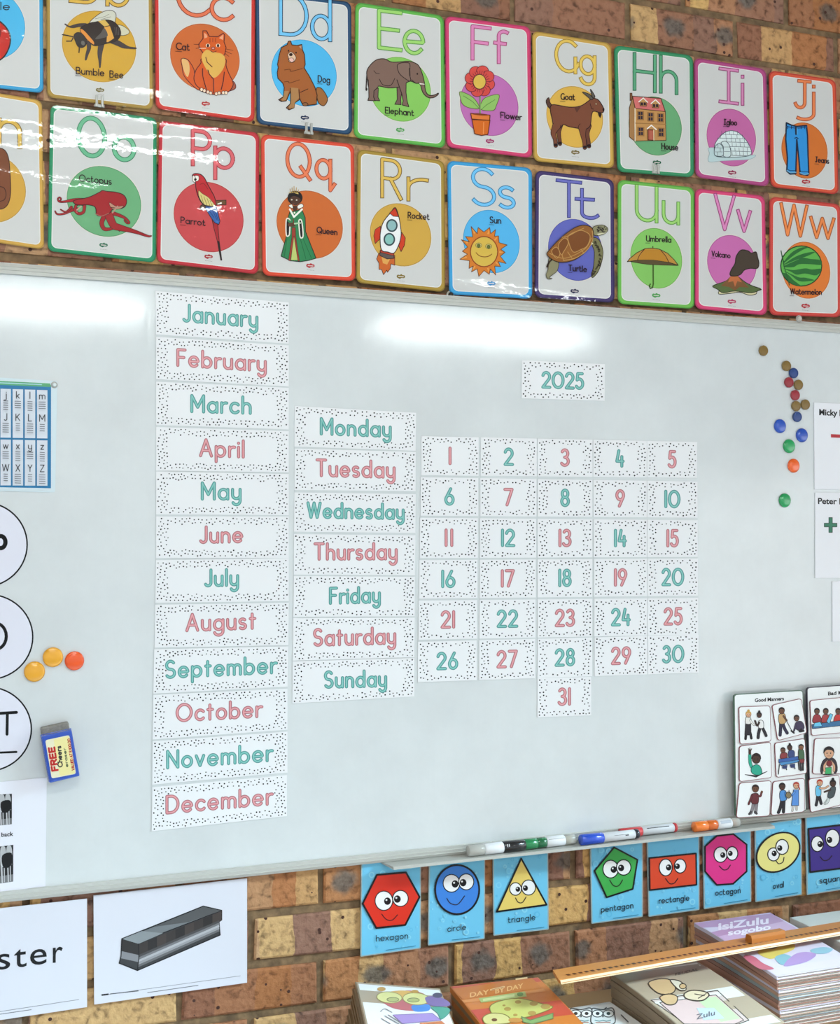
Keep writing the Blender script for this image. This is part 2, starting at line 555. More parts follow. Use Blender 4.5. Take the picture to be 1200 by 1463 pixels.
# ================================================================== the room
def brick_mat():
    m = bpy.data.materials.new('mottled_brick')
    m.use_nodes = True
    nt = m.node_tree; n, L = nt.nodes, nt.links
    p = n['Principled BSDF']
    p.inputs['Roughness'].default_value = 0.75
    p.inputs['Specular IOR Level'].default_value = 0.25
    uv = n.new('ShaderNodeUVMap'); uv.uv_map = 'brick'
    sep = n.new('ShaderNodeSeparateXYZ'); L.new(uv.outputs[0], sep.inputs[0])      # x = along brick 0..1 + 10*id, y = up the brick
    geo = n.new('ShaderNodeNewGeometry')
    def math_(op, a, b=None):
        k = n.new('ShaderNodeMath'); k.operation = op
        for i, s in enumerate((a, b)):
            if s is None: continue
            if isinstance(s, (int, float)): k.inputs[i].default_value = s
            else: L.new(s, k.inputs[i])
        return k.outputs[0]
    def noise(vec, scale, detail=3.0, dist=0.0):
        k = n.new('ShaderNodeTexNoise'); k.inputs['Scale'].default_value = scale; k.inputs['Detail'].default_value = detail; k.inputs['Distortion'].default_value = dist
        L.new(vec, k.inputs['Vector']); return k.outputs[0]
    def ramp(fac, stops, interp='LINEAR'):
        k = n.new('ShaderNodeValToRGB'); k.color_ramp.interpolation = interp
        e = k.color_ramp.elements
        while len(e) < len(stops): e.new(0.5)
        for i, (pos, c) in enumerate(stops):
            e[i].position = pos; e[i].color = (*lin(c), 1)
        L.new(fac, k.inputs[0]); return k.outputs[0]
    def mix(f, a, b):
        k = n.new('ShaderNodeMix'); k.data_type = 'RGBA'
        if isinstance(f, (int, float)): k.inputs[0].default_value = f
        else: L.new(f, k.inputs[0])
        for i, s in ((6, a), (7, b)):
            if isinstance(s, str): k.inputs[i].default_value = (*lin(s), 1)
            else: L.new(s, k.inputs[i])
        return k.outputs[2]
    # stripes across each brick where the bricks were stacked in the kiln
    wob = noise(geo.outputs['Position'], 14.0, 2.0)
    xs = math_('ADD', sep.outputs[0], math_('MULTIPLY', math_('SUBTRACT', wob, 0.5), 0.10))
    cx = n.new('ShaderNodeCombineXYZ'); L.new(math_('MULTIPLY', xs, 3.1), cx.inputs[0])
    vor = n.new('ShaderNodeTexVoronoi'); vor.voronoi_dimensions = '1D'; vor.inputs['Scale'].default_value = 1.0
    L.new(math_('MULTIPLY', xs, 3.6), vor.inputs['W'])
    sepc = n.new('ShaderNodeSeparateColor'); L.new(vor.outputs['Color'], sepc.inputs[0])
    band = ramp(sepc.outputs[0], [(0.0, 'bd8a68'), (0.20, 'dcb580'), (0.36, 'a87a62'), (0.54, 'e2b878'), (0.66, 'c48b5e'), (0.78, '9e7766'), (0.92, 'cea47c')], 'CONSTANT')
    # dark burnt patches in the middle of some stripes
    ph = math_('MULTIPLY', math_('FLOOR', math_('DIVIDE', sep.outputs[0], 10.0)), 0.37)
    cellx = math_('ADD', math_('MULTIPLY', sep.outputs[0], 2.0), ph)
    fx = math_('MULTIPLY', math_('SUBTRACT', math_('FRACT', cellx), 0.5), 1.0)
    fy = math_('MULTIPLY', math_('SUBTRACT', sep.outputs[1], 0.5), 0.80)
    dd = math_('SQRT', math_('ADD', math_('MULTIPLY', fx, fx), math_('MULTIPLY', fy, fy)))
    dd = math_('ADD', dd, math_('MULTIPLY', math_('SUBTRACT', noise(geo.outputs['Position'], 26.0, 5.0), 0.5), 0.34))
    wn = n.new('ShaderNodeTexWhiteNoise'); wn.noise_dimensions = '1D'; L.new(math_('FLOOR', cellx), wn.inputs['W'])
    on = math_('GREATER_THAN', wn.outputs['Value'], 0.56)
    near = math_('MULTIPLY', on, math_('SUBTRACT', 1.0, ramp_val(n, L, dd, 0.12, 0.28)))
    col = mix(math_('MULTIPLY', near, 0.85), band, mix(noise(geo.outputs['Position'], 110.0, 4.0), '3f3e3e', '8d8a84'))
    # per brick tint, grain and pits
    tint = ramp(math_('FRACT', math_('MULTIPLY', math_('FLOOR', math_('DIVIDE', sep.outputs[0], 10.0)), 0.618)), [(0.0, 'e6d8d0'), (0.5, 'ffffff'), (1.0, 'f2e6e0')])
    mu = n.new('ShaderNodeMix'); mu.data_type = 'RGBA'; mu.blend_type = 'MULTIPLY'; mu.inputs[0].default_value = 1.0
    L.new(col, mu.inputs[6]); L.new(tint, mu.inputs[7])
    gr = ramp(noise(geo.outputs['Position'], 60.0, 8.0, 0.4), [(0.28, '7d7672'), (0.47, 'e9e5e1'), (0.75, 'ffffff')])
    mu2 = n.new('ShaderNodeMix'); mu2.data_type = 'RGBA'; mu2.blend_type = 'MULTIPLY'; mu2.inputs[0].default_value = 0.9
    L.new(mu.outputs[2], mu2.inputs[6]); L.new(gr, mu2.inputs[7])
    v3 = n.new('ShaderNodeTexVoronoi'); v3.inputs['Scale'].default_value = 60.0
    L.new(geo.outputs['Position'], v3.inputs['Vector'])
    s3 = n.new('ShaderNodeSeparateColor'); L.new(v3.outputs['Color'], s3.inputs[0])
    pit = math_('MULTIPLY', math_('GREATER_THAN', s3.outputs[0], 0.87), math_('LESS_THAN', v3.outputs['Distance'], 0.23))
    fin = mix(pit, mu2.outputs[2], '4a2f28')
    L.new(fin, p.inputs['Base Color'])
    b = n.new('ShaderNodeBump'); b.inputs['Strength'].default_value = 0.9; b.inputs['Distance'].default_value = 0.005
    L.new(noise(geo.outputs['Position'], 70.0, 6.0), b.inputs['Height']); L.new(b.outputs[0], p.inputs['Normal'])
    return m

def ramp_val(n, L, src, a, b):
    k = n.new('ShaderNodeMapRange'); k.interpolation_type = 'SMOOTHSTEP'
    k.inputs['From Min'].default_value = a; k.inputs['From Max'].default_value = b
    L.new(src, k.inputs['Value']); return k.outputs[0]

def mortar_mat():
    m = bpy.data.materials.new('mortar')
    m.use_nodes = True
    nt = m.node_tree; n, L = nt.nodes, nt.links
    p = n['Principled BSDF']; p.inputs['Roughness'].default_value = 0.9
    t = n.new('ShaderNodeTexNoise'); t.inputs['Scale'].default_value = 45.0; t.inputs['Detail'].default_value = 5.0
    g = n.new('ShaderNodeNewGeometry'); L.new(g.outputs['Position'], t.inputs['Vector'])
    k = n.new('ShaderNodeValToRGB'); k.color_ramp.elements[0].color = (*lin('5c4934'), 1); k.color_ramp.elements[1].color = (*lin('937655'), 1)
    k.color_ramp.elements[0].position = 0.3; k.color_ramp.elements[1].position = 0.75
    L.new(t.outputs[0], k.inputs[0]); L.new(k.outputs[0], p.inputs['Base Color'])
    b = n.new('ShaderNodeBump'); b.inputs['Distance'].default_value = 0.003
    L.new(t.outputs[0], b.inputs['Height']); L.new(b.outputs[0], p.inputs['Normal'])
    return m

def plain_mat(name, c, rough=0.8, nscale=3.0, c2=None, bump=0.0):
    m = bpy.data.materials.new(name); m.use_nodes = True
    nt = m.node_tree; n, L = nt.nodes, nt.links
    p = n['Principled BSDF']; p.inputs['Roughness'].default_value = rough
    t = n.new('ShaderNodeTexNoise'); t.inputs['Scale'].default_value = nscale; t.inputs['Detail'].default_value = 4.0
    g = n.new('ShaderNodeNewGeometry'); L.new(g.outputs['Position'], t.inputs['Vector'])
    k = n.new('ShaderNodeValToRGB'); k.color_ramp.elements[0].color = (*lin(c), 1); k.color_ramp.elements[1].color = (*lin(c2 or c), 1)
    L.new(t.outputs[0], k.inputs[0]); L.new(k.outputs[0], p.inputs['Base Color'])
    return m

def build_wall():
    mb = MB()
    bmat, mmat = brick_mat(), mortar_mat()
    x0, x1 = -2.6, 5.2
    uvs = []
    def quad(vs, m, uv):
        mb.add(vs, [(0, 1, 2, 3)], m); uvs.append(uv)
    quad([(x0, 0.007, 0), (x1, 0.007, 0), (x1, 0.007, 3.1), (x0, 0.007, 3.1)], mmat, [(0, 0)] * 4)
    rnd = random.Random(11)
    pitch_z, pitch_x, gx, gz = 0.103, 0.30, 0.014, 0.017
    zb = 1.5 - 0.885
    k = 0
    for row in range(-6, 25):
        za = zb + row * pitch_z
        off = 1.235 if row % 2 == 0 else 1.085
        for i in range(-14, 15):
            xa = off + i * pitch_x
            if xa < x0 or xa + pitch_x > x1: continue
            k += 1
            j = lambda a=0.0022: rnd.uniform(-a, a)
            l, rr, bo, to = xa + gx / 2, xa + pitch_x - gx / 2, za + gz / 2, za + pitch_z - gz / 2
            o = [(l + j(), bo + j()), (rr + j(), bo + j()), (rr + j(), to + j()), (l + j(), to + j())]
            f = j(0.0012)
            e = 0.0045
            I = [(o[0][0] + e, o[0][1] + e), (o[1][0] - e, o[1][1] + e), (o[2][0] - e, o[2][1] - e), (o[3][0] + e, o[3][1] - e)]
            u = lambda q: (10 * k + (q[0] - l) / (rr - l), (q[1] - bo) / (to - bo))
            front = [(a, f, b) for a, b in I]; mid = [(a, f + 0.003, b) for a, b in o]; back = [(a, 0.009, b) for a, b in o]
            quad(front, bmat, [u(q) for q in I])
            for s in range(4):
                t = (s + 1) % 4
                quad([mid[s], mid[t], front[t], front[s]], bmat, [u(o[s]), u(o[t]), u(I[t]), u(I[s])])
                quad([back[s], back[t], mid[t], mid[s]], bmat, [u(o[s]), u(o[t]), u(o[t]), u(o[s])])
    o = mb.build('wall_back')
    lay = o.data.uv_layers.new(name='brick')
    flat = [c for q in uvs for uvp in q for c in uvp]
    lay.data.foreach_set('uv', flat)
    tag(o, kind='structure')
build_wall()

mb = MB(); mb.box(-4.5, 7.5, -9.5, 0.3, -0.12, 0.0, plain_mat('floor_tiles', 'c9cacb', 0.5, 1.5, 'bdbdbd'))
tag(mb.build('floor'), kind='structure')
mb = MB(); mb.box(-4.5, 7.5, -9.5, 0.3, 3.1, 3.2, plain_mat('ceiling_board', 'b9b4ac', 0.9, 2.0, 'aeaaa2'))
tag(mb.build('ceiling'), kind='structure')

# fluorescent lights on the ceiling (seen mirrored in the board and the laminated posters)
def tube_mat():
    m = bpy.data.materials.new('lit_tube'); m.use_nodes = True
    p = m.node_tree.nodes['Principled BSDF']
    p.inputs['Emission Color'].default_value = (0.93, 1.0, 0.98, 1)
    p.inputs['Emission Strength'].default_value = TUBE_STRENGTH
    return m
TM = tube_mat()
WHITE_M = mat('e8e8e4', 'lam')
def light_fitting(x0, x1, y, label):
    e = empty('fluorescent_light', ((x0 + x1) / 2, y, 3.1))
    tag(e, label, 'ceiling light', 'fluorescent lights on the classroom ceiling')
    b = MB(); b.box(x0 - .03, x1 + .03, y - .05, y + .05, 3.045, 3.1, WHITE_M, 0.006); b.build('housing', e)
    t = MB(); t.lathe((x0, y, 3.015), (x1, y, 3.015), [(0, .02), (x1 - x0, .02)], TM, 16); t.build('tube', e, smooth=True)
    for xe in (x0 - .02, x1 - .0):
        c = MB(); c.box(xe, xe + .02, y - .025, y + .025, 2.99, 3.045, WHITE_M, 0.003); c.build('end_cap', e)
light_fitting(2.97, 4.58, -6.0, 'long fluorescent light on the ceiling mirrored above the year card')
light_fitting(-0.30, 1.31, -6.0, 'long fluorescent light on the ceiling mirrored left of the January card')
light_fitting(-0.60, 1.00, -2.2, 'long fluorescent light over the left side near the wall')

# ================================================================== whiteboard
def board_mat():
    m = bpy.data.materials.new('board_enamel'); m.use_nodes = True
    nt = m.node_tree; n, L = nt.nodes, nt.links
    p = n['Principled BSDF']
    p.inputs['Roughness'].default_value = 0.10
    p.inputs['Specular IOR Level'].default_value = 0.55
    g = n.new('ShaderNodeNewGeometry')
    t = n.new('ShaderNodeTexNoise'); t.inputs['Scale'].default_value = 3.5; t.inputs['Detail'].default_value = 7.0; t.inputs['Roughness'].default_value = 0.65
    L.new(g.outputs['Position'], t.inputs['Vector'])
    k = n.new('ShaderNodeValToRGB')
    k.color_ramp.elements[0].color = (*lin('d3d6d7'), 1); k.color_ramp.elements[1].color = (*lin('dde0e1'), 1)
    k.color_ramp.elements[0].position = 0.35; k.color_ramp.elements[1].position = 0.65
    L.new(t.outputs[0], k.inputs[0]); L.new(k.outputs[0], p.inputs['Base Color'])
    mp = n.new('ShaderNodeMapping'); mp.inputs['Scale'].default_value = (70, 70, 9); L.new(g.outputs['Position'], mp.inputs['Vector'])
    t2 = n.new('ShaderNodeTexNoise'); t2.inputs['Scale'].default_value = 1.0; t2.inputs['Detail'].default_value = 3.0; L.new(mp.outputs[0], t2.inputs['Vector'])
    b = n.new('ShaderNodeBump'); b.inputs['Strength'].default_value = 0.35; b.inputs['Distance'].default_value = 0.0005
    L.new(t2.outputs[0], b.inputs['Height']); L.new(b.outputs[0], p.inputs['Normal'])
    return m

def zb_bot(x): return 1.5 - 0.7035 + 0.0118 * x      # outer lower edge of the frame
BX0, BX1 = -1.05, 2.95
def zt_top(x): return 1.5 + 0.5425 - (0.0065 if 0.6 < x < 1.6 else 0.0)
board = empty('whiteboard', (0.95, 0.0, 1.42))
tag(board, 'large glossy white board in a pale grey aluminium frame on the brick wall', 'whiteboard')
mb = MB()
pts = [(BX0, zb_bot(BX0)), (BX1, zb_bot(BX1)), (BX1, 2.0415), (BX0, 2.0415)]
BM = board_mat()
mb.add([(a, -0.012, b) for a, b in pts] + [(a, 0.0, b) for a, b in pts], [(0, 1, 2, 3), (4, 7, 6, 5), (0, 4, 5, 1), (1, 5, 6, 2), (2, 6, 7, 3), (3, 7, 4, 0)], BM)
mb.build('writing_surface', board)
ALU = mat('c9c8c2', 'lam')
ALU2 = mat('b4b3ad', 'lam')
def rail(x0, x1, zf0, zf1, name, low):
    """extruded frame profile: (height fraction, depth)"""
    prof = [(0, 0.0), (0, -.016), (.30, -.020), (.34, -.018), (.62, -.020), (.66, -.018), (.97, -.0195), (1.0, -.016), (1.0, 0.0)]
    b = MB(); n = len(prof)
    vs = []
    for x in (x0, x1):
        a, c = zf0(x), zf1(x)
        vs += [(x, d, a + (c - a) * f) for f, d in prof]
    b.add(vs, [(i, i + 1, n + i + 1, n + i) for i in range(n - 1)] + [tuple(range(n))[::-1], tuple(range(n, 2 * n))], ALU)
    return b.build(name, board)
rail(BX0, BX1, lambda x: zb_bot(x), lambda x: zb_bot(x) + 0.021, 'frame_rail', 1)
rail(BX0, BX1, lambda x: 2.0395, lambda x: 2.0185, 'frame_rail', 0)
for xs in (BX0, BX1 - 0.02):
    b = MB(); b.box(xs, xs + .02, -.020, 0, zb_bot(xs), 2.0395, ALU, 0.002); b.build('frame_rail', board)

# pen tray: a thin lip screwed under the frame
TZ = lambda x: zb_bot(x) - 0.0005
def tray(x0, x1):
    b = MB()
    y0, y1, th = 0.0, -0.058, 0.0025
    vs = []
    for x, xf in ((x0, x0 + 0.012), (x1, x1 - 0.012)):
        z = TZ(x)
        vs += [(x, y0, z), (xf, y1, z), (xf, y1 - .002, z - .006), (x, y0, z - th)]
    b.add(vs, [(0, 1, 5, 4), (1, 2, 6, 5), (2, 3, 7, 6), (3, 0, 4, 7), (0, 3, 2, 1), (4, 5, 6, 7)], ALU2)
    return b
b = tray(0.915, 1.905)
tr = b.build('pen_tray', None, (1.4, -0.03, TZ(1.4)))
tag(tr, 'thin grey metal pen tray lip under the board holding five markers', 'pen tray')

BOARD = 0.0125        # things stuck to the board start here
OB = BOARD + 0.0011   # front of a card on the board

# ================================================================== dotted calendar cards
TEAL = [(4.5, '4d8583'), (2.9, '5fb0a9'), (0.9, '9accc6')]
CORAL = [(4.5, '9d666e'), (2.9, 'd8838a'), (0.9, 'e6b0b3')]

def dots(art, q, bx, by, rad, spacing, rnd):
    w = math.dist(q[0], q[1]); h = math.dist(q[0], q[3])
    pts = []
    n = int(2 * (w * by + h * bx) / (spacing * spacing) * 9)
    art.up()
    for _ in range(n):
        x, y = rnd.uniform(2.5, w - 2.5), rnd.uniform(2.5, h - 2.5)
        if bx + rnd.uniform(-2, 1.0) < x < w - bx + rnd.uniform(-1.0, 2) and by + rnd.uniform(-1.5, 1.0) < y < h - by + rnd.uniform(-1.0, 1.5): continue
        if any((x - a) ** 2 + (y - b) ** 2 < spacing * spacing for a, b in pts): continue
        pts.append((x, y))
        c = bil(q, x / w, y / h)
        rr = rad * rnd.uniform(0.8, 1.15)
        art.raw([(c[0] + rr * cos(k * pi / 3.5), c[1] + rr * sin(k * pi / 3.5)) for k in range(7)], [tuple(range(6, -1, -1))], '161518')

def word_card(name, q, text, x0, x1, y0, y1, h, pal, label, cat, group, bx=17, by=11, gap=0.3):
    rnd = random.Random(hash(text) % 9973 if False else sum(ord(c) * (i + 3) for i, c in enumerate(text)))
    q = [(a, b) for a, b in q]
    c = centre(q, OB)
    a = Art(OB, 'lam')
    slab(a, rrect(q, 0, 0.0), 0.0010, 'eeedef')
    dots(a, q, bx, by, 1.06, 4.1, rnd)
    root = a.done(name, None, c)
    tag(root, label, cat, group)
    t = Art(OB + 0.0002, 'lam')
    write(t, text, (x0, y0), (x1, y1), h, pal, GL, gap)
    t.done('lettering', root, c)
    return root

MONTHS = [('January', (222, 415.8, 412.5, 432.2, 412.5, 491, 222.8, 477.7), 263, 367, 458.5, 467, 23),
 ('February', (223, 481.2, 412.5, 493.5, 412.5, 552.3, 223, 541.8), 254, 379, 522, 530, 22.5),
 ('March', (223, 545.3, 412.5, 554, 412.5, 613.5, 223, 607.2), 274, 357.5, 588, 590.5, 23),
 ('April', (223, 610, 412.5, 616, 412.5, 674.8, 223, 672.3), 286.5, 347.5, 651, 653, 23),
 ('May', (223, 673.7, 412.5, 677.2, 412.5, 736, 223, 735), 289, 343, 713, 713, 23),
 ('June', (223, 737.8, 412.5, 737.8, 412.5, 797.3, 223, 797.3), 287, 345.5, 775, 774, 22),
 ('July', (222.7, 800.3, 412.5, 797.5, 412.5, 858.8, 222, 861.2), 294, 339.5, 837, 836, 22.5),
 ('August', (221.7, 864, 412.5, 861.2, 412, 921.8, 221, 925.3), 267, 364, 901, 897.5, 23),
 ('September', (220.3, 927.7, 411.8, 923.5, 411, 981, 219, 991), 237.5, 394, 968, 961, 23),
 ('October', (219, 992.8, 410.7, 984, 410.7, 1042.5, 218, 1056.5), 253, 373, 1030, 1023.5, 23),
 ('November', (218, 1059.3, 410.7, 1045.3, 410.7, 1103.8, 217.5, 1121), 239.5, 388, 1097, 1086.5, 23.5),
 ('December', (217.5, 1124.8, 410, 1107.3, 410, 1166, 216.8, 1187.8), 238.5, 388, 1161.5, 1148.5, 23.5)]
for i, (t, q, x0, x1, y0, y1, h) in enumerate(MONTHS):
    col = 'teal' if i % 2 == 0 else 'coral'
    word_card('month_card', Q4(*q), t, x0, x1, y0, y1, h, TEAL if i % 2 == 0 else CORAL,
              'white card with black dot border and %s word %s in the left column' % (col, t), 'calendar card', 'month cards on the whiteboard')
DAYS = [('Monday', (421, 580, 594.5, 589.7, 593.8, 644, 420.5, 638), 459, 557.5, 620, 623.5, 22),
 ('Tuesday', (421, 640.8, 594, 645.7, 593.8, 701.7, 420.5, 700), 453, 563, 679.5, 682, 22.5),
 ('Wednesday', (420.5, 703.5, 594, 706, 593.5, 761.5, 420, 759.5), 440, 576, 739, 741, 20.5),
 ('Thursday', (420, 763, 593.5, 764.7, 592.7, 822, 419.8, 821), 450, 566, 799, 798.5, 22),
 ('Friday', (419.8, 823, 592.7, 824, 592.5, 880.5, 419, 881.5), 472, 542, 862, 860, 21.5),
 ('Saturday', (419, 883, 592.5, 882.5, 592, 939, 418.3, 943.8), 449, 564, 922, 919, 22.5),
 ('Sunday', (418.2, 945, 592, 940, 592, 995, 417.7, 1005), 464.5, 551, 982, 980, 22)]
for i, (t, q, x0, x1, y0, y1, h) in enumerate(DAYS):
    col = 'teal' if i % 2 == 0 else 'coral'
    word_card('weekday_card', Q4(*q), t, x0, x1, y0, y1, h, TEAL if i % 2 == 0 else CORAL,
              'white card with black dot border and %s word %s in the middle column' % (col, t), 'calendar card', 'weekday cards on the whiteboard', 15, 10)
word_card('year_card', Q4(745.4, 514.8, 864.2, 520.3, 864, 572.8, 745, 569), '2025', 775.5, 832.5, 553, 555, 21, TEAL,
          'white dot bordered card with teal year 2025 above the number cards', 'calendar card', None, 13, 8.5, 0.26)
ROWS = [(623, 679, 631.4, 682.8), (681.7, 736.7, 688, 739.6), (739.6, 797.4, 743.3, 795.6), (800.3, 855.3, 797.8, 851), (858, 914, 854.2, 906.7), (917, 974.5, 906.7, 961)]
CT = [(602, 683.8), (686.7, 767), (768, 846.6), (847.3, 924), (924.4, 996)]
CB = [(597, 681), (684.5, 764.5), (768, 846), (849.5, 925), (925.8, 998)]
for k in range(31):
    n = k + 1
    if n < 31:
        rr_, cc = divmod(k, 5)
        f = rr_ / 5.0
        xl = CT[cc][0] * (1 - f) + CB[cc][0] * f; xr = CT[cc][1] * (1 - f) + CB[cc][1] * f
        lt, lb, rt, rb = ROWS[rr_]
        Y = lambda a, b, x: a + (b - a) * (x - 600) / 397.0
        q = [(xl, Y(lt, rt, xl)), (xr, Y(lt, rt, xr)), (xr, Y(lb, rb, xr)), (xl, Y(lb, rb, xl))]
    else:
        cc = 2; q = Q4(768, 969, 844.7, 967, 844.7, 1022, 767.7, 1024.7)
    cxx = sum(p[0] for p in q) / 4; cyy = sum(p[1] for p in q) / 4
    s = str(n)
    gap = 0.3
    gap = 0.42 if s == '11' else gap
    W = layout(s, GL, gap)[1]
    sx = 19.3 - 0.55 * cc
    hw = W * sx / 2
    slope = (q[1][1] - q[0][1] + q[2][1] - q[3][1]) / 2 / (q[1][0] - q[0][0])
    odd = n % 2 == 1
    word_card('number_card', q, s, cxx - hw, cxx + hw, cyy + 10.6 - slope * hw, cyy + 10.6 + slope * hw, 22, CORAL if odd else TEAL,
              'white dot bordered card with %s number %s in the date grid' % ('coral' if odd else 'teal', s), 'calendar card', 'number cards on the whiteboard', 14 - cc * 0.5, 8, gap)

# ================================================================== alphabet posters
PO = 0.0075     # front of a poster, off the brick face
INK = '2a1c1e'

def poster(letter, q, border, edge, disc, label, pic, caption=None, logo=None, pair=None, lcol=None, cname='alphabet posters'):
    q = Q4(*q)
    c = centre(q, PO)
    a = Art(PO, 'gloss')
    slab(a, rrect(q, 0, 9), 0.0012, edge)
    a.poly(rrect(q, 1.6, 8.5), border)
    a.poly(rrect(q, 5.2, 8), 'e6e2de')
    a.poly(rrect(q, 6.2, 7.4), 'cfcdcb')
    root = a.done('alphabet_poster', None, c)
    tag(root, label, 'poster', cname)
    if pair:
        t = Art(PO + 0.0004, 'gloss')
        dark, light, w = lcol
        for ch, xl, xr, yl, yr, h in pair:
            glyph(t, ch, xl, xr, yl, yr, h, [(w, dark), (w - 2.2, light)])
        t.done('letter_pair', root, c)
    d = Art(PO + 0.0004, 'gloss')
    cx, cy, rx, ry, dc, dl = disc
    d.ell(cx, cy, rx + 1.2, ry + 1.2, 'd9d2ca', None, 0, 0.11, 48)
    d.ell(cx, cy, rx, ry, dl, None, 0, 0.11, 48)
    d.ell(cx, cy, rx - 0.9, ry - 0.9, dc, None, 0, 0.11, 48)
    d.done('picture_disc', root, c)
    p = Art(PO + 0.0006, 'gloss')
    pic(p)
    if p.mb.v: p.done('picture', root, c)
    if caption:
        k = Art(p.off + 0.0001, 'gloss')
        for (txt, x0, y0, x1, y1, h, ux) in caption:
            write(k, txt, (x0, y0), (x1, y1), h, [(1.35, '2b1c22')], ALT, 0.22)
            if ux:
                sl = (y1 - y0) / max(1, x1 - x0)
                k.line([(x0 - 1.5, y0 + 2.6), (x0 + ux, y0 + 2.6 + sl * ux)], 0.6, '2b1c22', cap=False)
        k.done('caption', root, c)
    if logo:
        x, y, col = logo
        l = Art(PO + 0.0004, 'gloss')
        l.blob([(x - 6, y - .6), (x - 4.5, y - 2.6), (x - 1.5, y - 2.2), (x + .5, y - 3.4), (x + 2.5, y - 2.0), (x + 5, y - 1.6), (x + 6, y + .8), (x + 4, y + 2.4), (x + 1, y + 2.2), (x - 1.5, y + 3.4), (x - 4, y + 2.2), (x - 5.6, y + 1.2)], col)
        l.line([(x - 3.4, y - .1), (x + 3.6, y + .5)], 1.1, 'd9cfcb')
        for i in range(5):
            l.line([(x - 5 + 2.2 * i, y + 5.8 + .25 * i), (x - 3.6 + 2.2 * i, y + 6.0 + .25 * i)], 0.5, '8a8480', cap=False)
        l.done('logo', root, c)
    return root

def tl(art, pts, ws, col, oc=None, ow=10):
    if oc: art.line(P(pts), [w + ow for w in ws], oc, smooth=True)
    art.line(P(pts), ws, col, smooth=True)

def pic_apple(d):
    d.xf = (0, 0, 12)
    d.blob('-560 520 -420 330 -150 300 60 420 170 600 160 800 40 1000 -180 1080 -420 980 -540 760', 'c0281f', (24, '25131a'))
    d.blob('-60 520 20 520 0 640 -80 660', '7d1512')

def pic_bee(d):
    d.xf = (80, 0, 10)
    d.blob('480 330 560 240 680 165 790 148 855 195 850 280 820 330 640 300', 'cfccbc', (9, '4a4038'))
    d.line('560 270 700 235 760 200', 5, '6d655a'); d.line('640 280 780 240', 5, '6d655a')
    d.blob('880 360 960 372 1045 440 1025 490 930 505 900 430', 'cfc9ae', (8, '4a4038'))
    for pts, ws in (('420 360 330 360 250 378 190 380 130 345', (50, 44, 40, 14, 12)), ('470 610 470 690 445 770 425 850', (60, 50, 36, 20)),
                    ('650 620 630 730 625 800 628 870 628 960', (80, 66, 52, 34, 14)), ('760 580 870 610 960 655 1040 680 1140 690', (50, 72, 60, 26, 18))):
        tl(d, pts, ws, '453a3a', INK, 8)
    d.blob('600 310 720 282 840 320 920 430 915 520 850 590 730 620 560 655 480 600 400 470 350 400 480 330', '332824', (9, INK))
    d.poly('600 300 700 285 765 360 690 378', 'd4ad55'); d.poly('688 388 770 372 830 545 745 602 722 600 728 520', 'dfa045')
    d.blob('690 400 640 470 560 555 640 550 740 510', '57504c')
    d.blob('350 412 400 432 500 540 545 600 540 640 480 600 400 520 350 450', 'dd8a3a', (7, INK))
    d.blob('255 510 300 465 370 480 440 570 430 640 380 680 320 670 285 610', '302826', (7, INK))
    d.ell(385, 615, 26, 34, '6a655f', None, -20)
    d.line('90 495 160 505 245 525', 15, INK); d.line('245 540 220 588 150 588', 15, INK); d.line('335 670 328 750', 16, INK)
    for x in range(840, 920, 24): d.line([(x, 390), (x + 8, 500)], 5, '6b615c')

def pic_cat(d):
    d.xf = (235, 20, 10)
    d.blob('235 650 290 635 350 670 420 790 440 900 520 1060 470 1080 340 960 270 860 250 740', 'd0561f', (11, '4a1a1e'))
    d.blob('245 655 300 645 345 690 360 800 330 900 280 820', 'e0b070')
    d.blob('880 1110 990 1080 1020 1040 1000 980 960 960 900 1060', 'a5563f', (10, '4a1a1e'))
    d.blob('530 640 520 700 450 800 420 920 450 1010 500 1060 520 1100 650 1140 700 1150 780 1150 900 1120 960 1060 980 980 920 850 880 740 870 640 700 600', 'd0561f', (12, '4a1a1e'))
    d.poly('490 430 550 350 548 240 600 240 640 320 760 325 840 275 860 300 850 400 880 480 860 580 810 610 560 570 495 480', 'd35a20', (12, '4a1a1e'))
    d.poly('565 270 600 290 615 330 570 350', 'e5a078'); d.poly('780 345 840 290 835 370', 'e5a078')
    d.blob('530 600 600 510 680 540 820 570 870 660 830 800 720 910 640 850 560 720', 'dcab52')
    d.line('590 620 610 690 680 755', 12, '4a1a1e'); d.line('500 490 590 490', 8, 'f0d8c0')
    for x in (620, 765):
        d.ell(x, 450, 30, 26, 'f0d8b8'); d.ell(x, 452, 17, 24, '3c1a1a')
    d.ell(695, 490, 24, 18, 'd98878', (8, '4a1a1e')); d.line('660 525 695 545 740 530', 9, '4a1a1e', smooth=True)
    for a, b in (('420 432', '500 436'), ('450 492', '520 480'), ('880 500', '980 520'), ('870 530', '960 570'), ('860 560', '920 605')):
        d.line(a + ' ' + b, 6, '4a1a1e')
    d.line('545 780 550 900 600 1080', 13, '4a1a1e', smooth=True); d.line('620 800 640 860 700 930 705 1130', 13, '4a1a1e'); d.line('855 830 840 960 810 1080', 13, '4a1a1e')
    for x, y in ((530, 1080), (570, 1095), (620, 1115), (660, 1130), (740, 1140), (780, 1130), (840, 1125), (880, 1125)):
        d.ell(x, y, 22, 26, 'ecd0b4', (7, '4a1a1e'))
    for x in (650, 690, 730): d.line([(x, 345), (x, 400)], 8, '8a3416')

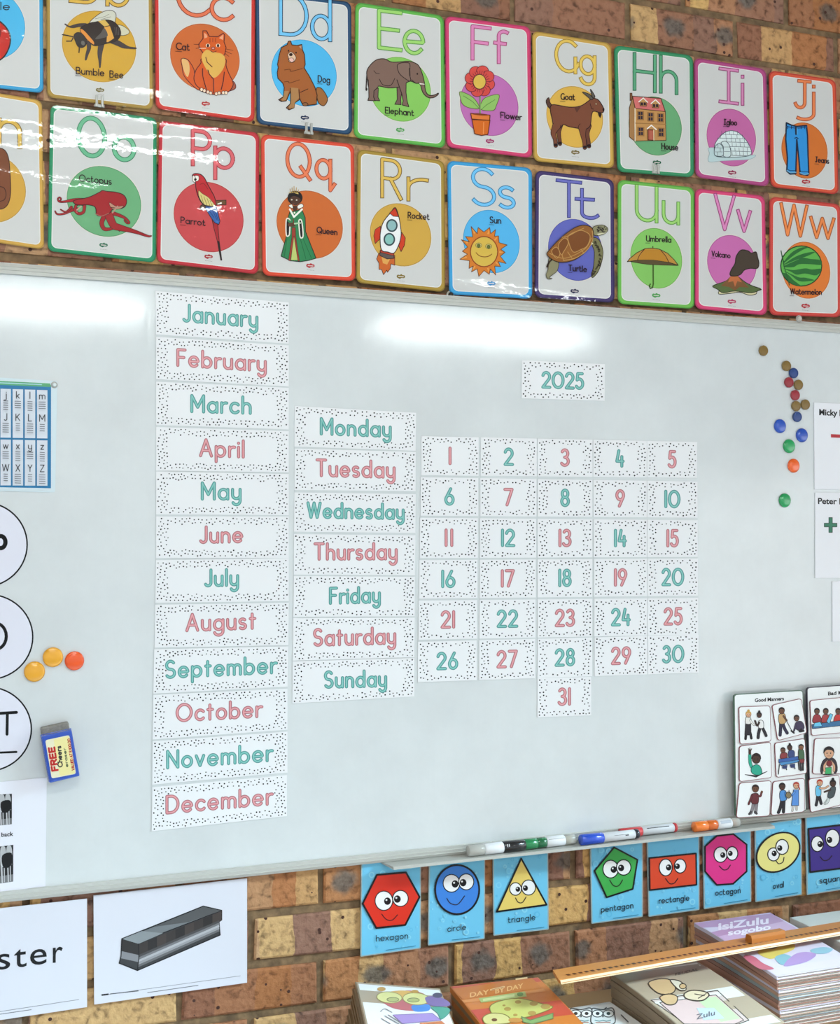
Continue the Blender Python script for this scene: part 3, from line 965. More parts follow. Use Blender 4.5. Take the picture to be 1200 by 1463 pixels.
def pic_dog(d):
    d.xf = (380, 40, 10); O = '2f1a14'
    d.blob('720 860 800 870 880 1010 830 1110 760 1080 730 1000', '9a6232', (11, O))
    d.poly('300 240 320 190 350 185 370 240 440 250 510 235 520 310 550 380 560 520 545 570 620 690 700 850 730 960 720 1090 560 1110 520 1090 480 1010 470 1030 410 1070 400 1140 330 1170 290 1140 350 1080 350 900 290 1040 220 1050 180 1025 250 980 260 850 240 790 170 720 160 640 175 560 165 520 190 380 220 280', 'a05a2a', (13, O))
    d.poly('350 850 460 860 470 1000 410 1070 400 1140 300 1150 355 1080', 'a8794a'); d.poly('262 900 330 900 285 1030 210 1045 250 985', 'a8794a')
    d.line('350 860 350 1080', 11, O); d.line('470 880 480 1010', 11, O); d.line('490 920 600 870', 10, O)
    d.blob('490 950 600 900 690 980 720 1080 560 1080 500 1020', '9c5c2c'); d.ell(560, 1090, 40, 24, '8a5a38', (9, O))
    d.line('265 600 340 590 355 620 440 600 520 580', 9, '5f2f18', smooth=True); d.line('260 770 320 765 340 785 480 740', 9, '5f2f18', smooth=True)
    d.blob('310 380 350 340 400 370 430 430 390 490 330 480 320 420', 'd8b89a', (8, O)); d.ell(355, 380, 26, 22, O); d.blob('325 440 380 430 400 470 360 490', 'e6b8ae', (6, O))
    d.ell(322, 325, 10, 13, O); d.ell(430, 352, 10, 13, O); d.poly('470 265 510 250 505 300', 'b48a72')
    d.line('300 1120 330 1150', 7, O); d.line('200 1020 225 1042', 7, O)

def pic_elephant(d):
    d.xf = (515, 70, 10); O = '2a1d1c'; B = '7b5f54'
    d.line('95 320 85 450 80 560', 16, O)
    d.ell(85, 575, 14, 24, O)
    d.poly('180 560 255 560 250 690 275 740 190 735', '735850', (10, O)); d.poly('520 530 600 540 575 720 580 795 490 790 525 720', '735850', (10, O))
    d.blob('90 320 140 230 230 155 340 140 440 185 560 185 680 175 780 200 840 250 890 380 915 490 930 600 980 660 1060 655 1110 630 1105 655 1040 695 960 690 890 620 850 500 790 490 720 460 660 480 560 540 400 555 260 530 130 560 100 440', B, (12, O))
    d.poly('110 480 262 480 240 560 195 600 190 690 215 740 105 735 120 690', B); d.line('112 440 118 580 120 690 105 735 210 740 188 690 192 600 250 545', 11, O)
    d.poly('525 480 650 480 650 620 670 770 690 825 600 800 610 740 590 640', B); d.line('520 440 590 640 610 740 598 800 690 825 665 740 650 620 652 490', 11, O)
    d.blob('525 240 560 205 640 195 705 215 700 350 715 460 620 410 550 340', '80655a', (10, O))
    d.line('700 280 705 380', 16, O); d.ell(812, 355, 11, 14, O); d.poly('830 480 915 495 920 512 850 510', 'e8e0d4', (6, O))
    d.line('270 430 320 510 430 520 490 420', 9, O, smooth=True); d.line('190 310 220 345 270 350', 8, O)
    d.line('730 440 790 490', 9, O)

def pic_flower(d):
    d.xf = (645, 85, 10); O = '5c2030'
    d.blob('120 460 260 510 350 590 395 700 250 690 160 640 130 560', '8fbb62', (9, '5f5a30')); d.blob('680 505 520 530 440 590 415 710 590 730 640 660', '8fbb62', (9, '5f5a30'))
    d.line('170 520 300 600 395 700', 7, '4f7a36'); d.line('620 575 500 650 430 710', 7, '4f7a36')
    d.line('408 530 408 770', 22, '7fa060'); d.line('405 530 405 770', 8, '5f5a40')
    n = 8
    for i in range(n):
        a = 2 * pi * i / n + 0.3
        d.ell(405 + 130 * cos(a), 310 + 145 * sin(a) , 88, 82, 'd34a43', (9, O))
    d.ell(405, 312, 130, 140, 'd34a43')
    for i in range(24):
        a = 2 * pi * i / 24
        d.line([(405 + 100 * cos(a), 315 + 110 * sin(a)), (405 + 140 * cos(a), 315 + 155 * sin(a))], 6, O)
    d.ell(400, 318, 92, 105, 'd9b34f', (12, O))
    d.poly('295 860 550 870 520 1070 430 1085 330 1060', 'd1661e', (12, '5a2414')); d.poly('275 770 550 795 545 870 290 850', 'd97634', (12, '5a2414'))
    d.ell(412, 785, 120, 14, '7a3418', None, 4); d.line('460 900 455 1060', 14, 'e08a48')

def pic_goat(d):
    d.xf = (765, 95, 10); O = '26161a'; B = '7a4632'
    d.blob('205 600 160 540 155 480 190 445 205 510 235 560', '5a3a30', (10, O))
    for pts in ('345 830 330 930 340 1020 350 1105', '750 850 735 960 755 1060 765 1140'): tl(d, pts, (90, 55, 40, 44), '6a3c2c', O, 16)
    d.blob('215 570 270 545 480 580 640 565 760 490 800 450 860 460 910 490 970 590 970 650 920 660 830 640 800 700 780 850 700 900 620 885 480 860 400 830 350 880 270 900 240 760 215 650', B, (12, O))
    for pts in ('300 850 255 950 280 1040 290 1130', '670 870 680 980 700 1080 705 1160'): tl(d, pts, (110, 62, 44, 46), B, O, 16)
    d.poly('250 760 380 800 330 880 270 900', B); d.poly('640 800 770 800 720 900 650 890', B)
    d.poly('550 580 650 575 590 660', '5a352a')
    d.blob('670 365 760 390 820 450 800 475 740 430', '5c564e', (9, O)); d.blob('785 325 820 370 850 430 820 450 800 400', '5c564e', (9, O))
    d.poly('890 650 940 655 945 690 925 740 900 700', O); d.ell(865, 535, 11, 14, 'e8c898', (6, O)); d.line('780 530 800 600 830 610', 8, O)
    d.ell(972, 615, 14, 26, O)
    for x, y in ((290, 1120), (352, 1095), (708, 1150), (765, 1130)): d.ell(x, y, 26, 20, O)

def pic_house(d):
    d.xf = (885, 120, 10); O = '4a2a1c'
    d.poly('140 340 190 180 225 350 215 815 140 755', 'a5784a', (10, O)); d.poly('150 130 178 130 185 220 150 240', '7a5034', (8, O))
    d.poly('185 175 590 205 655 395 225 350', 'd46f6c', (12, O))
    d.poly('225 350 655 395 665 805 225 815', 'c08d52', (10, O)); d.line('222 350 222 815', 12, 'f0e0c8')
    d.line('228 560 660 575', 12, '9a6c3c')
    for x, y in ((300, 450), (445, 470), (588, 482), (305, 678), (595, 690)):
        d.poly([(x - 50, y - 68), (x + 50, y - 62), (x + 50, y + 70), (x - 50, y + 64)], '9a6c3c')
        for dx in (-17, 17):
            for dy in (-30, 30): d.poly([(x + dx - 13, y + dy - 23), (x + dx + 13, y + dy - 22), (x + dx + 13, y + dy + 23), (x + dx - 13, y + dy + 22)], '2b2438')
    for x, y in ((340, 270), (515, 295)):
        d.poly([(x - 50, y - 20), (x, y - 66), (x + 50, y - 14), (x + 45, y + 48), (x - 45, y + 42)], 'c08d52', (8, O))
        d.line([(x - 64, y - 15), (x, y - 70), (x + 62, y - 8)], 14, 'f2e8e0')
        for dx in (-20, 22): d.poly([(x + dx - 17, y - 8), (x + dx + 17, y - 6), (x + dx + 17, y + 36), (x + dx - 17, y + 34)], '33202c')
    d.poly('405 650 500 655 500 800 405 798', '9a4a38', (9, O)); d.poly('425 665 480 668 478 798 425 796', 'b4604c')
    d.line('395 640 455 590 525 650', 16, 'f2e8e0'); d.line('490 660 492 800', 14, 'ead2a8')

def pic_igloo(d):
    d.xf = (1000, 140, 10); O = '46545c'
    d.blob('120 715 250 720 300 800 560 830 780 815 770 850 680 880 480 890 300 900 150 915 115 880 135 790', 'bcd0d2', (6, '8fa4a8'))
    d.blob('205 700 240 610 330 510 430 468 540 490 640 580 710 690 725 810 540 845 330 845 220 820', 'dbe6e6', (9, O))
    for i, y in enumerate((530, 585, 640, 705, 770, 830)):
        xl, xr = 430 - (130, 180, 60, 0, 0, 0)[i] * 1.0, 430 + (150, 215, 255, 285, 295, 270)[i]
        d.line([(xl, y - 12), ((xl + xr) / 2, y - 8), (xr, y - 2)], 6, O, cap=False)
        for j in range(5):
            x = xl + (xr - xl) * (j + (0.5 if i % 2 else 0.15)) / 5
            d.line([(x, y - 62), (x + 4, y - 10)], 5, O, cap=False)
    d.blob('335 830 335 700 300 640 370 620 425 690 435 830', 'cfdcdc', (8, O)); d.line('345 700 430 700', 5, O); d.line('345 765 430 765', 5, O)
    d.blob('205 800 215 700 270 650 325 700 330 820 240 830', 'c4d4d6', (8, O))
    for a in ('215 710 325 715', '215 770 325 770', '255 660 258 710', '290 715 290 770', '250 770 250 825'): d.line(a, 5, O, cap=False)

def pic_jeans(d):
    d.xf = (1100, 140, 10.45); O = '1c2740'; B = '2f8fd6'
    d.poly('245 370 320 405 400 425 545 410 560 560 570 900 580 1130 560 1155 450 1135 430 900 400 620 395 800 385 1130 300 1135 250 1090 260 900 235 620', B, (22, O))
    d.line('250 425 400 450 550 430', 16, '1f4f8a', smooth=True); d.line('385 440 388 540', 26, O); d.line('405 450 405 540', 10, '5fb0e6')
    d.line('370 600 400 590 420 605', 14, O); d.line('255 1080 300 1110 385 1110', 18, '6aa4c8', smooth=True); d.line('450 1115 510 1140 575 1130', 18, '6aa4c8', smooth=True)
    d.line('250 1060 300 1085 380 1085', 9, O); d.line('450 1090 575 1105', 9, O)
    for x in (265, 320, 465, 520): d.line([(x, 420), (x, 460)], 10, O)

def pic_nut(d):
    d.xf = (0, 150, 6.65)
    d.blob('-130 420 -40 405 40 425 80 500 95 640 100 840 70 950 0 990 -110 960', '7a452b', (8, '3a2018'))
    d.line('0 775 40 790 58 850 40 900 0 915', 7, '3a2018', smooth=True)

def pic_octopus(d):
    d.xf = (70, 220, 7.5); O = '2a1216'; B = '9c1f24'
    for pts, ws in (('420 510 280 495 170 510 110 510 95 480 115 465 130 485 110 505', (70, 34, 18, 12, 10, 9, 9, 9)), ('300 590 240 605 160 640 90 645 65 612', (30, 26, 16, 12, 8)),
                    ('240 570 200 610 170 620 125 595', (24, 14, 10, 7)), ('380 560 370 620 320 640 280 600 300 540 370 545', (30, 26, 26, 26, 22, 10)),
                    ('590 670 565 740 590 800 650 805 720 790 755 825', (44, 42, 34, 26, 16, 5)), ('640 650 690 760 760 790 860 815 960 845 1060 880 1095 878', (84, 74, 62, 42, 28, 16, 8)),
                    ('700 640 760 660 820 690 860 735 835 740 810 710 830 690', (34, 28, 20, 14, 12, 10, 8))):
        tl(d, pts, ws, B, O, 9)
    d.blob('265 500 420 465 540 410 570 392 620 400 720 410 800 440 832 500 815 560 760 588 690 590 640 640 560 665 510 650 495 570 420 545 300 545', B, (8, O))
    d.blob('650 520 720 560 800 555 760 588 690 590 655 560', 'b8866e', (4, O)); d.line('660 570 720 580', 6, O); d.line('735 560 680 630', 14, 'b48a78'); d.line('500 640 560 665 640 635', 10, 'a05a50', smooth=True)
    d.line('300 600 345 560', 14, 'c09a88')

def pic_parrot(d):
    d.xf = (230, 235, 9.14); O = '2a1a1c'
    d.poly('700 470 850 465 850 525 720 525', '6a4a2c', (8, O))
    d.poly('660 690 740 780 760 1000 795 1250 780 1250 735 1000 690 830', 'a3252c', (8, O))
    d.poly('735 1000 760 1000 795 1250 782 1250', O)
    d.poly('560 540 720 540 770 740 755 785 700 760 650 690 600 610', '2f5a9c', (9, O))
    for a in ('600 560 690 690', '650 550 730 720', '690 550 750 740'): d.line(a, 6, '1c2f5c')
    d.ell(545, 560, 36, 34, '5a4030', (8, O))
    d.blob('410 140 450 118 520 130 570 180 610 260 660 350 700 430 720 540 640 545 560 530 500 450 460 330 450 240 420 190', 'b9272e', (11, O))
    d.blob('490 340 540 380 620 430 680 500 710 545 640 540 560 520 500 430', 'd6c27a', (5, O))
    for a in ('520 400 560 520', '560 420 600 530', '600 440 640 540', '640 470 670 540'): d.line(a, 6, '6a5a34')
    d.blob('440 150 490 150 490 205 450 215', 'efe6dc', (6, O)); d.blob('412 150 440 150 455 210 440 235 412 210', 'efe6dc', (7, O)); d.poly('440 175 470 190 455 215 430 205', O)
    d.line('510 260 560 250 610 320', 6, '6a1a1e', smooth=True)

def pic_queen(d):
    d.xf = (385, 255, 10); O = '1f1a1c'; G = '2f7d4e'
    d.poly('240 640 290 480 460 440 510 560 515 760 665 1140 560 1170 440 1190 300 1175 165 1110 240 830', G, (11, O))
    d.poly('345 820 365 830 410 1165 310 1165', 'b8c46f'); d.poly('320 700 370 700 375 830 430 1185 405 1175 350 820 300 1180 270 1170 320 840', '9a3a2c', (5, O))
    for a in ('250 860 210 1120', '440 860 520 1150', '480 860 600 1140'): d.line(a, 7, '1f5a38')
    d.blob('240 590 290 590 290 720 280 810 240 805', O, (17, 'e6e0d4')); d.blob('420 600 460 610 480 820 440 840 425 720', O, (17, 'e6e0d4'))
    d.line('270 600 310 640', 30, G); d.line('290 660 345 660', 56, '5a3a2a'); d.line('360 645 440 635', 22, 'a8c6a0')
    d.line('290 440 350 550 465 440', 26, 'efeae0'); d.line('340 580 345 640', 12, '7a2a20')
    d.poly('335 390 395 390 390 450 355 480 335 440', '4f3226'); d.ell(358, 490, 12, 14, 'efe6d4')
    d.blob('275 385 320 370 335 425 290 410', 'efeae0', (7, O)); d.blob('400 390 460 360 485 400 430 430 405 430', 'efeae0', (7, O))
    d.ell(365, 275, 108, 100, '1d1518'); d.blob('290 290 350 250 440 290 430 350 370 385 310 350', '4f3226')
    d.ell(318, 303, 11, 10, 'd8d0c0'); d.ell(388, 308, 11, 10, 'd8d0c0'); d.line('335 355 365 358', 7, '7a3a34')
    d.poly('270 210 280 200 410 205 415 225 350 205', 'd9b868')
    for a in ('305 200 292 150', '330 200 322 130', '352 195 350 112', '378 200 386 130', '402 205 416 160'): d.line(a, 9, 'b8924a')

def pic_rocket(d):
    d.xf = (520, 280, 10); O = '3a2320'
    d.poly('210 820 440 850 440 990 385 970 375 1040 335 1090 325 1060 280 1125 250 1050 215 1050 215 960 180 900', 'c8622a', (9, O))
    d.poly('250 870 380 890 330 980 270 960', 'dba052')
    d.poly('235 430 160 480 140 570 160 680 240 600', 'c93a20', (9, O)); d.poly('540 520 590 600 580 700 530 795 490 700', 'c93a20', (9, O))
    d.poly('230 780 425 830 430 890 330 900 225 850', '5f5450', (9, O)); d.poly('235 770 430 820 425 855 232 805', 'b8402c', (7, O))
    d.blob('445 165 380 240 290 350 245 460 230 600 250 770 340 800 430 815 500 690 530 560 520 420 490 270', 'eceaea', (12, O))
    d.poly('445 165 365 245 420 290 495 295', 'c93a20', (9, O))
    d.ell(398, 422, 72, 82, '8fb6b8', (22, '3c4a50')); d.ell(362, 620, 72, 82, '86bcb4', (22, '3c4a50'))

def pic_sun(d):
    d.xf = (645, 290, 10); O = '5f3420'
    tips = [(280, 335), (380, 350), (545, 350), (630, 380), (672, 470), (795, 600), (765, 705), (780, 865), (700, 910), (632, 1030), (540, 1020), (390, 1050), (285, 985), (250, 935), (120, 805), (155, 690), (140, 525), (200, 480)]
    pts = []
    for i, tp in enumerate(tips):
        nx = tips[(i + 1) % len(tips)]
        mx, my = (tp[0] + nx[0]) / 2, (tp[1] + nx[1]) / 2
        dx, dy = mx - 465, my - 690
        l = math.hypot(dx / 240, dy / 275)
        v = (465 + dx / l, 690 + dy / l)
        pts += [tp, v]
    d.poly(pts, 'd47a2c', (9, O))
    for i in range(0, 18, 2):
        tp = tips[i]; d.line([(465 + (tp[0] - 465) * .72, 690 + (tp[1] - 690) * .72), (465 + (tp[0] - 465) * .9, 690 + (tp[1] - 690) * .9)], (26, 8), 'e39a4a', cap=False)
    d.ell(465, 695, 195, 215, 'd6b24c', (14, '8a3a20'))
    for x, y in ((388, 605), (530, 620)):
        d.ell(x, y, 44, 34, 'c3b06a', (6, '6a6030')); d.ell(x, y + 5, 22, 24, '5f6a30', (5, '2f3420'))
    d.line('350 710 400 755 470 770 530 760 575 730', 10, '7a3a1c', smooth=True)

def pic_turtle(d):
    d.xf = (765, 300, 10); O = '2f2118'
    d.blob('820 400 900 420 960 560 955 700 900 870 820 965 800 920 830 800 840 600 810 500', '7a7650', (10, O))
    rnd = random.Random(3)
    for i in range(60):
        t = rnd.random(); x = 830 + 90 * sin(t * pi) + rnd.uniform(-12, 25) - (30 if t > .8 else 0); y = 440 + 500 * t
        d.ell(x, y, rnd.uniform(8, 13), rnd.uniform(8, 14), '3a3224', None, rnd.uniform(0, 90), 0, 7)
    d.blob('200 680 320 740 330 800 300 880 200 960 240 980 180 985 150 930 180 840', '8a8464', (7, O))
    d.line('230 710 200 740 165 810', 24, O)
    d.blob('820 250 900 220 980 220 1035 270 1000 330 900 365 830 350', '8d8a68', (9, O))
    for i in range(26): d.ell(rnd.uniform(880, 1010), rnd.uniform(240, 320), 13, 9, '37302a', None, rnd.uniform(0, 180), 0, 7)
    d.poly('870 340 1000 322 1030 290 1000 330 900 365', 'd8d2b0')
    d.blob('165 640 200 570 300 460 420 350 560 255 680 218 790 245 830 330 800 480 700 610 560 710 420 745 280 730', '8f5a2a', (10, O))
    for p in ('340 470 420 400 470 470 400 600 370 640 330 560', '470 370 600 300 690 300 780 370 740 510 640 570 540 600 480 480', '230 590 300 530 350 620 300 690'):
        d.blob(p, '7a4722', (9, 'bd8f50'))
    for p in ('200 620 420 690 700 560 800 400', '380 390 470 370 600 300 690 260', '460 600 520 690', '380 640 400 720', '650 560 690 620'): d.line(p, 10, 'b98a4a', smooth=True)
    d.line('810 300 815 440 720 590 560 690 400 720', 9, 'c39a5c', smooth=True)
    d.poly('800 460 830 480 800 500', 'd8d2b0')

def pic_umbrella(d):
    d.xf = (880, 310, 10); O = '2f2a1c'
    d.line('527 420 527 460', 12, O); d.line('530 660 532 960 520 1010 490 1020 475 985 490 960', 20, '3f5a24', smooth=False)
    d.blob('180 625 360 600 530 610 760 650 890 690 780 690 620 685 440 675 280 650', '5a4a30', (8, O))
    d.poly('160 640 200 590 300 510 420 450 530 445 620 460 740 520 830 610 890 690 760 650 530 612 320 615', 'bb8a3c', (10, O))
    d.poly('405 462 640 470 755 645 530 612 310 612', 'b9802a'); d.line('405 462 340 540 305 620', 11, '5a301c', smooth=True); d.line('640 475 710 560 755 650', 11, '5a301c', smooth=True)

def pic_volcano(d):
    d.xf = (1000, 320, 6); O = '2a221c'
    d.blob('110 535 170 550 160 600 260 595 340 585 420 610 480 600 490 575 525 560 440 530 300 520', 'd8cda2', (6, O))
    d.blob('110 530 220 490 300 440 390 500 460 535 520 558 440 590 300 575 200 590 150 560', '56683c', (6, O))
    d.poly('180 530 260 450 320 440 420 545 340 540 300 570 250 540', '7a5230'); d.poly('260 450 325 448 360 500 320 490 300 540 285 490 240 500', 'c06a3c')
    d.blob('260 440 265 400 300 340 310 280 350 225 410 230 440 250 480 240 495 290 505 340 490 380 430 380 380 395 350 430 310 445', '463a30', (8, O))

def pic_melon(d):
    d.xf = (1000, 320, 6); O = '1c3a20'
    d.ell(868, 360, 176, 172, '5fae4c', (9, O))
    for pts in ('710 340 780 250 860 205 930 200 880 222 810 265', '720 350 800 290 900 250 985 240 920 275 820 310', '715 365 830 310 880 290 950 300 1030 310 1040 350 950 345 850 345 800 370',
                '715 380 800 395 900 380 960 390 1040 385 1000 440 900 425 830 435 780 410', '720 400 780 440 850 490 940 490 980 480 900 460 840 455', '700 420 740 470 800 520 860 528 800 480 750 430'):
        d.blob(pts, '2c6a34')
    for i in range(7): d.line([(720, 360), (695 + 12 * i, 230 + 44 * i + (30 if i > 3 else 0))], 7, '2c5a30')
    d.ell(868, 360, 176, 172, '5fae4c') if False else None

POSTERS = [
 ('A', (-88, -68, 61, -52, 62, 133, -84, 117), '3a9ccb', '2f86b4', (-15, 34, 51, 51, '4db2e0', '3f97c4'), 'alphabet poster with blue edge cut off by the left side showing a red apple', pic_apple,
  [('Apple', -38, 13.2, 13.5, 14, 10.5, 0)], None, None, None),
 ('B', (66, -55, 217, -36, 219, 157.5, 67, 139), 'a8873f', '8a6d30', (141.5, 66.4, 53, 50.8, 'cf9f36', 'b4872c'), 'gold edged alphabet poster with a black and yellow bumble bee', pic_bee,
  [('Bumble', 109, 105.3, 148.6, 108.6, 9.3, 7), ('Bee', 157, 110.3, 175.8, 111.6, 9.3, 7)], (143, 128.5, '6f6330'), [('B', 101, 138, 1, 5, 57), ('b', 153.5, 183, 6.2, 9, 55)], ('5f431f', 'd9ad4c', 6.4)),
 ('C', (221, -36, 364.5, -16, 363.5, 175, 222.5, 155), 'c8372f', 'b02c28', (292.7, 82, 49.7, 48, 'c9652f', 'a5502a'), 'red edged alphabet poster with a sitting ginger cat', pic_cat,
  [('Cat', 252, 70.5, 270.5, 72, 9.5, 8)], (294, 148, 'b02c30'), [('C', 254, 294.5, 20.5, 23, 57), ('c', 302.5, 331, 27.5, 29, 53)], ('8a3322', 'e2734f', 6.4)),
 ('D', (365, -13, 501.7, 3, 503, 193, 366.7, 176.7), '2c4d6e', '1c3350', (434.3, 104.3, 46.8, 47.6, '4eb2e4', '3b96c8'), 'dark blue edged alphabet poster with a brown fluffy dog', pic_dog,
  [('Dog', 454.5, 117, 471, 118.5, 9, 6)], (435.5, 168, '26304e'), [('D', 401, 438, 48, 52, 58), ('d', 446, 471.5, 54.5, 57, 55)], ('203450', '74bfe8', 6.4)),
 ('E', (507.7, 3, 634, 22.7, 636, 211.7, 505.7, 196.7), '62ad4c', '4c9440', (571.5, 127.5, 44, 46, '86c25c', '6aa548'), 'green edged alphabet poster with a grey brown elephant', pic_elephant,
  [('Elephant', 550.5, 161.5, 591, 165.5, 8.5, 6)], (571.8, 185.5, '4f9a52'), [('E', 541.5, 572, 68, 71.5, 53), ('e', 578, 604.5, 75, 77, 53)], ('538f40', '9fd070', 6.2)),
 ('F', (636, 22.7, 757.7, 38.5, 760, 226, 638.3, 210), 'd0436f', 'bb3562', (698.8, 149.5, 41.8, 44.5, 'bd6cae', '9c528e'), 'pink edged alphabet poster with a red flower in a clay pot', pic_flower,
  [('Flower', 715.5, 168.5, 745, 171.5, 8.5, 6)], (700, 201.5, '9c2f62'), [('F', 675, 699.5, 83.5, 86.5, 46), ('f', 707.5, 723, 88, 90, 45)], ('a8436f', 'db85b6', 5.8)),
 ('G', (760.3, 44, 873, 62, 877.2, 240.7, 762.2, 230), 'c9a14f', 'ad883c', (821, 167, 40.5, 43.8, 'dcad4c', 'b88c38'), 'gold edged alphabet poster with a brown goat standing', pic_goat,
  [('Goat', 801.5, 142, 821, 143, 8.5, 6)], (822, 217.5, '7a6a3c'), [('G', 794.5, 822, 99.5, 103.5, 43.5), ('g', 829.5, 849.5, 104.5, 107, 42)], ('a07c30', 'e6c25c', 5.6)),
 ('H', (877, 64.4, 990, 79.3, 991.4, 253.7, 881.8, 245.3), '3b8f62', '2c7550', (936, 180, 38, 42, '68a472', '4c8658'), 'green edged alphabet poster with a house with a red roof', pic_house,
  [('House', 945.5, 212.8, 968.5, 214.6, 8.3, 6)], (938.5, 232, '2c5f44'), [('H', 906.5, 935.5, 127, 130.5, 50), ('h', 944, 966.5, 131, 133.2, 50)], ('276145', '5ea67c', 5.4)),
 ('I', (991.8, 82.4, 1094.5, 98.9, 1098.4, 267, 993.7, 253), 'b04a80', '983c6c', (1044.7, 196.5, 35.3, 41, 'c367a0', 'a44f86'), 'purple pink edged alphabet poster with a white igloo', pic_igloo,
  [('Igloo', 1034.5, 178, 1052.5, 179, 7.8, 5)], (1046, 246.5, '8f2a4c'), [('I', 1029, 1053, 145, 148, 47), ('i', 1060.8, 1060.9, 148.5, 148.5, 46)], ('913468', 'd587b4', 5.2)),
 ('J', (1098.4, 100.4, 1194, 114, 1198, 278, 1101, 267), 'd6563c', 'b83a34', (1149.3, 215, 33, 40, 'd2702f', 'b05a26'), 'orange red edged alphabet poster with a pair of blue jeans', pic_jeans,
  [('Jeans', 1165, 231.5, 1184, 233.5, 7.6, 5)], (1151.5, 259.5, 'b0343c'), [('J', 1136, 1157, 153, 155, 38), ('j', 1149, 1162.5, 157, 157.5, 40)], ('a8492a', 'ea8350', 5.2)),
 ('N', (-92, 118, 60, 143.5, 63, 356.5, -88, 334), 'cda04a', 'b38a3c', (-14, 268, 51, 50, 'cf9f42', 'b08836'), 'gold edged alphabet poster cut off by the left side with a brown shape', pic_nut,
  None, None, [('n', -1, 28.3, 205.5, 209.5, 57)], ('6f5220', 'd6ae50', 7)),
 ('O', (72, 149.6, 224, 168.6, 222.6, 375.4, 68, 358.6), '2a8a60', '1f7550', (148.5, 287.7, 53.2, 50.2, '69a675', '4f8a5e'), 'dark green edged alphabet poster with a red octopus', pic_octopus,
  [('Octopus', 113.5, 258.5, 159, 263.5, 9, 6)], (148, 350, '2c6a50'), [('O', 112, 149.5, 220.5, 225, 54), ('o', 163, 191.5, 227, 229.5, 54)], ('2f7552', '6cb58c', 7)),
 ('P', (227.4, 171.8, 370.5, 190, 369, 392, 224, 374.8), 'bd323c', 'a5262f', (298, 310, 50, 50, 'c4474a', '9c3034'), 'dark red edged alphabet poster with a scarlet parrot on a perch', pic_parrot,
  [('Parrot', 258.5, 318.5, 293, 322.5, 8.6, 7)], (298, 366.5, 'a3262e'), [('P', 275.5, 300, 234.5, 237.5, 48), ('p', 307.5, 332.5, 238.5, 241, 46)], ('98313a', 'd9636a', 6.2)),
 ('Q', (372.7, 191.7, 505.7, 206, 507.7, 401.7, 375, 393.3), 'd84c35', 'c03a2c', (442.4, 321, 47.4, 48.5, 'c8662f', 'a85226'), 'orange red edged alphabet poster with a queen in a green gown', pic_queen,
  [('Queen', 453, 332.5, 481.5, 335.8, 8.5, 6)], (443.5, 379.5, 'b02c30'), [('Q', 410.5, 442.5, 250.5, 254.5, 47), ('q', 452, 475.5, 254, 256.5, 44)], ('a03e26', 'e67b54', 5.8)),
 ('R', (510.7, 212.7, 635, 230, 636, 417.3, 509, 404), 'a98a3c', '8c7030', (572.3, 335.5, 43.8, 44.8, 'cda145', 'ab8436'), 'olive gold edged alphabet poster with a red and white rocket', pic_rocket,
  [('Rocket', 583, 311.5, 613, 314, 8.5, 6)], (572.7, 395, '7f6a30'), [('R', 546, 572.5, 280.5, 284, 53), ('r', 583.5, 606, 285, 287, 50)], ('6f5220', 'dcb557', 5.8)),
 ('S', (639, 229.3, 760, 240, 760.3, 427, 641.7, 420.7), '3f9cd0', '2f80b4', (702, 345, 40.5, 45, '54b0e4', '3f94c6'), 'bright blue edged alphabet poster with a smiling orange sun', pic_sun,
  [('Sun', 700, 318.3, 715.5, 319.3, 8.7, 6)], (702, 404.8, '2f7fb4'), [('S', 674.5, 706, 291, 294, 51), ('s', 713.5, 734, 295.5, 297.5, 48)], ('2f76a8', '72c2ee', 5.8)),
 ('T', (765, 243, 876.8, 256.4, 878, 432.7, 764, 425), '46396a', '342850', (822, 357, 39, 44, '6064b4', '464a94'), 'dark purple edged alphabet poster with a brown sea turtle', pic_turtle,
  [('Turtle', 812.5, 386.5, 838, 388.3, 8, 5)], (821, 415.8, '2c2c4a'), [('T', 796.5, 829, 307, 310.5, 49.5), ('t', 823.5, 852, 310.5, 312, 44)], ('33347a', '6f70bd', 5.4)),
 ('U', (882.6, 256.4, 991.8, 268, 991.8, 441.5, 882.6, 434), '6fb350', '559a40', (937.5, 369, 37, 43, '84c061', '68a24a'), 'light green edged alphabet poster with a tan umbrella', pic_umbrella,
  [('Umbrella', 923.5, 344.5, 958.5, 346.3, 7.8, 5)], (937.5, 422, '4f9a52'), [('U', 909.5, 938, 313.5, 316.5, 48), ('u', 948, 969, 317.5, 319.5, 48)], ('5a963c', 'a0d274', 5.4)),
 ('V', (993, 269, 1092.6, 280, 1095.7, 450.7, 993, 441), 'd44673', 'ba3862', (1045.5, 376, 35.3, 40, 'c76ba9', 'a8528c'), 'pink edged alphabet poster with an erupting volcano', pic_volcano,
  [('Volcano', 1017, 366, 1043, 368.8, 7.5, 5)], (1045.5, 430.7, 'b03a5c'), [('V', 1022, 1048.5, 326.5, 329, 48), ('v', 1054.5, 1071.5, 329.5, 331, 47)], ('983a70', 'dc86ba', 5.2)),
 ('W', (1099.5, 280.6, 1201, 292, 1202, 453.5, 1099, 450), 'cf4a42', 'b53a38', (1151.5, 386, 34.5, 40.5, 'de7834', 'bb6028'), 'red edged alphabet poster with a striped green watermelon', pic_melon,
  [('Watermelon', 1129.5, 420, 1173.5, 421, 7.5, 5)], (1151, 437, 'b02c34'), [('W', 1116, 1152.5, 334.5, 338, 43), ('w', 1158.5, 1191, 338.5, 341, 46)], ('a04c24', 'ef8a4c', 5.2)),
]
for (L_, q, b_, e_, disc, lab, pic, cap, logo, pair, lcol) in POSTERS:
    poster(L_, q, b_, e_, disc, lab, pic, cap, logo, pair, lcol)

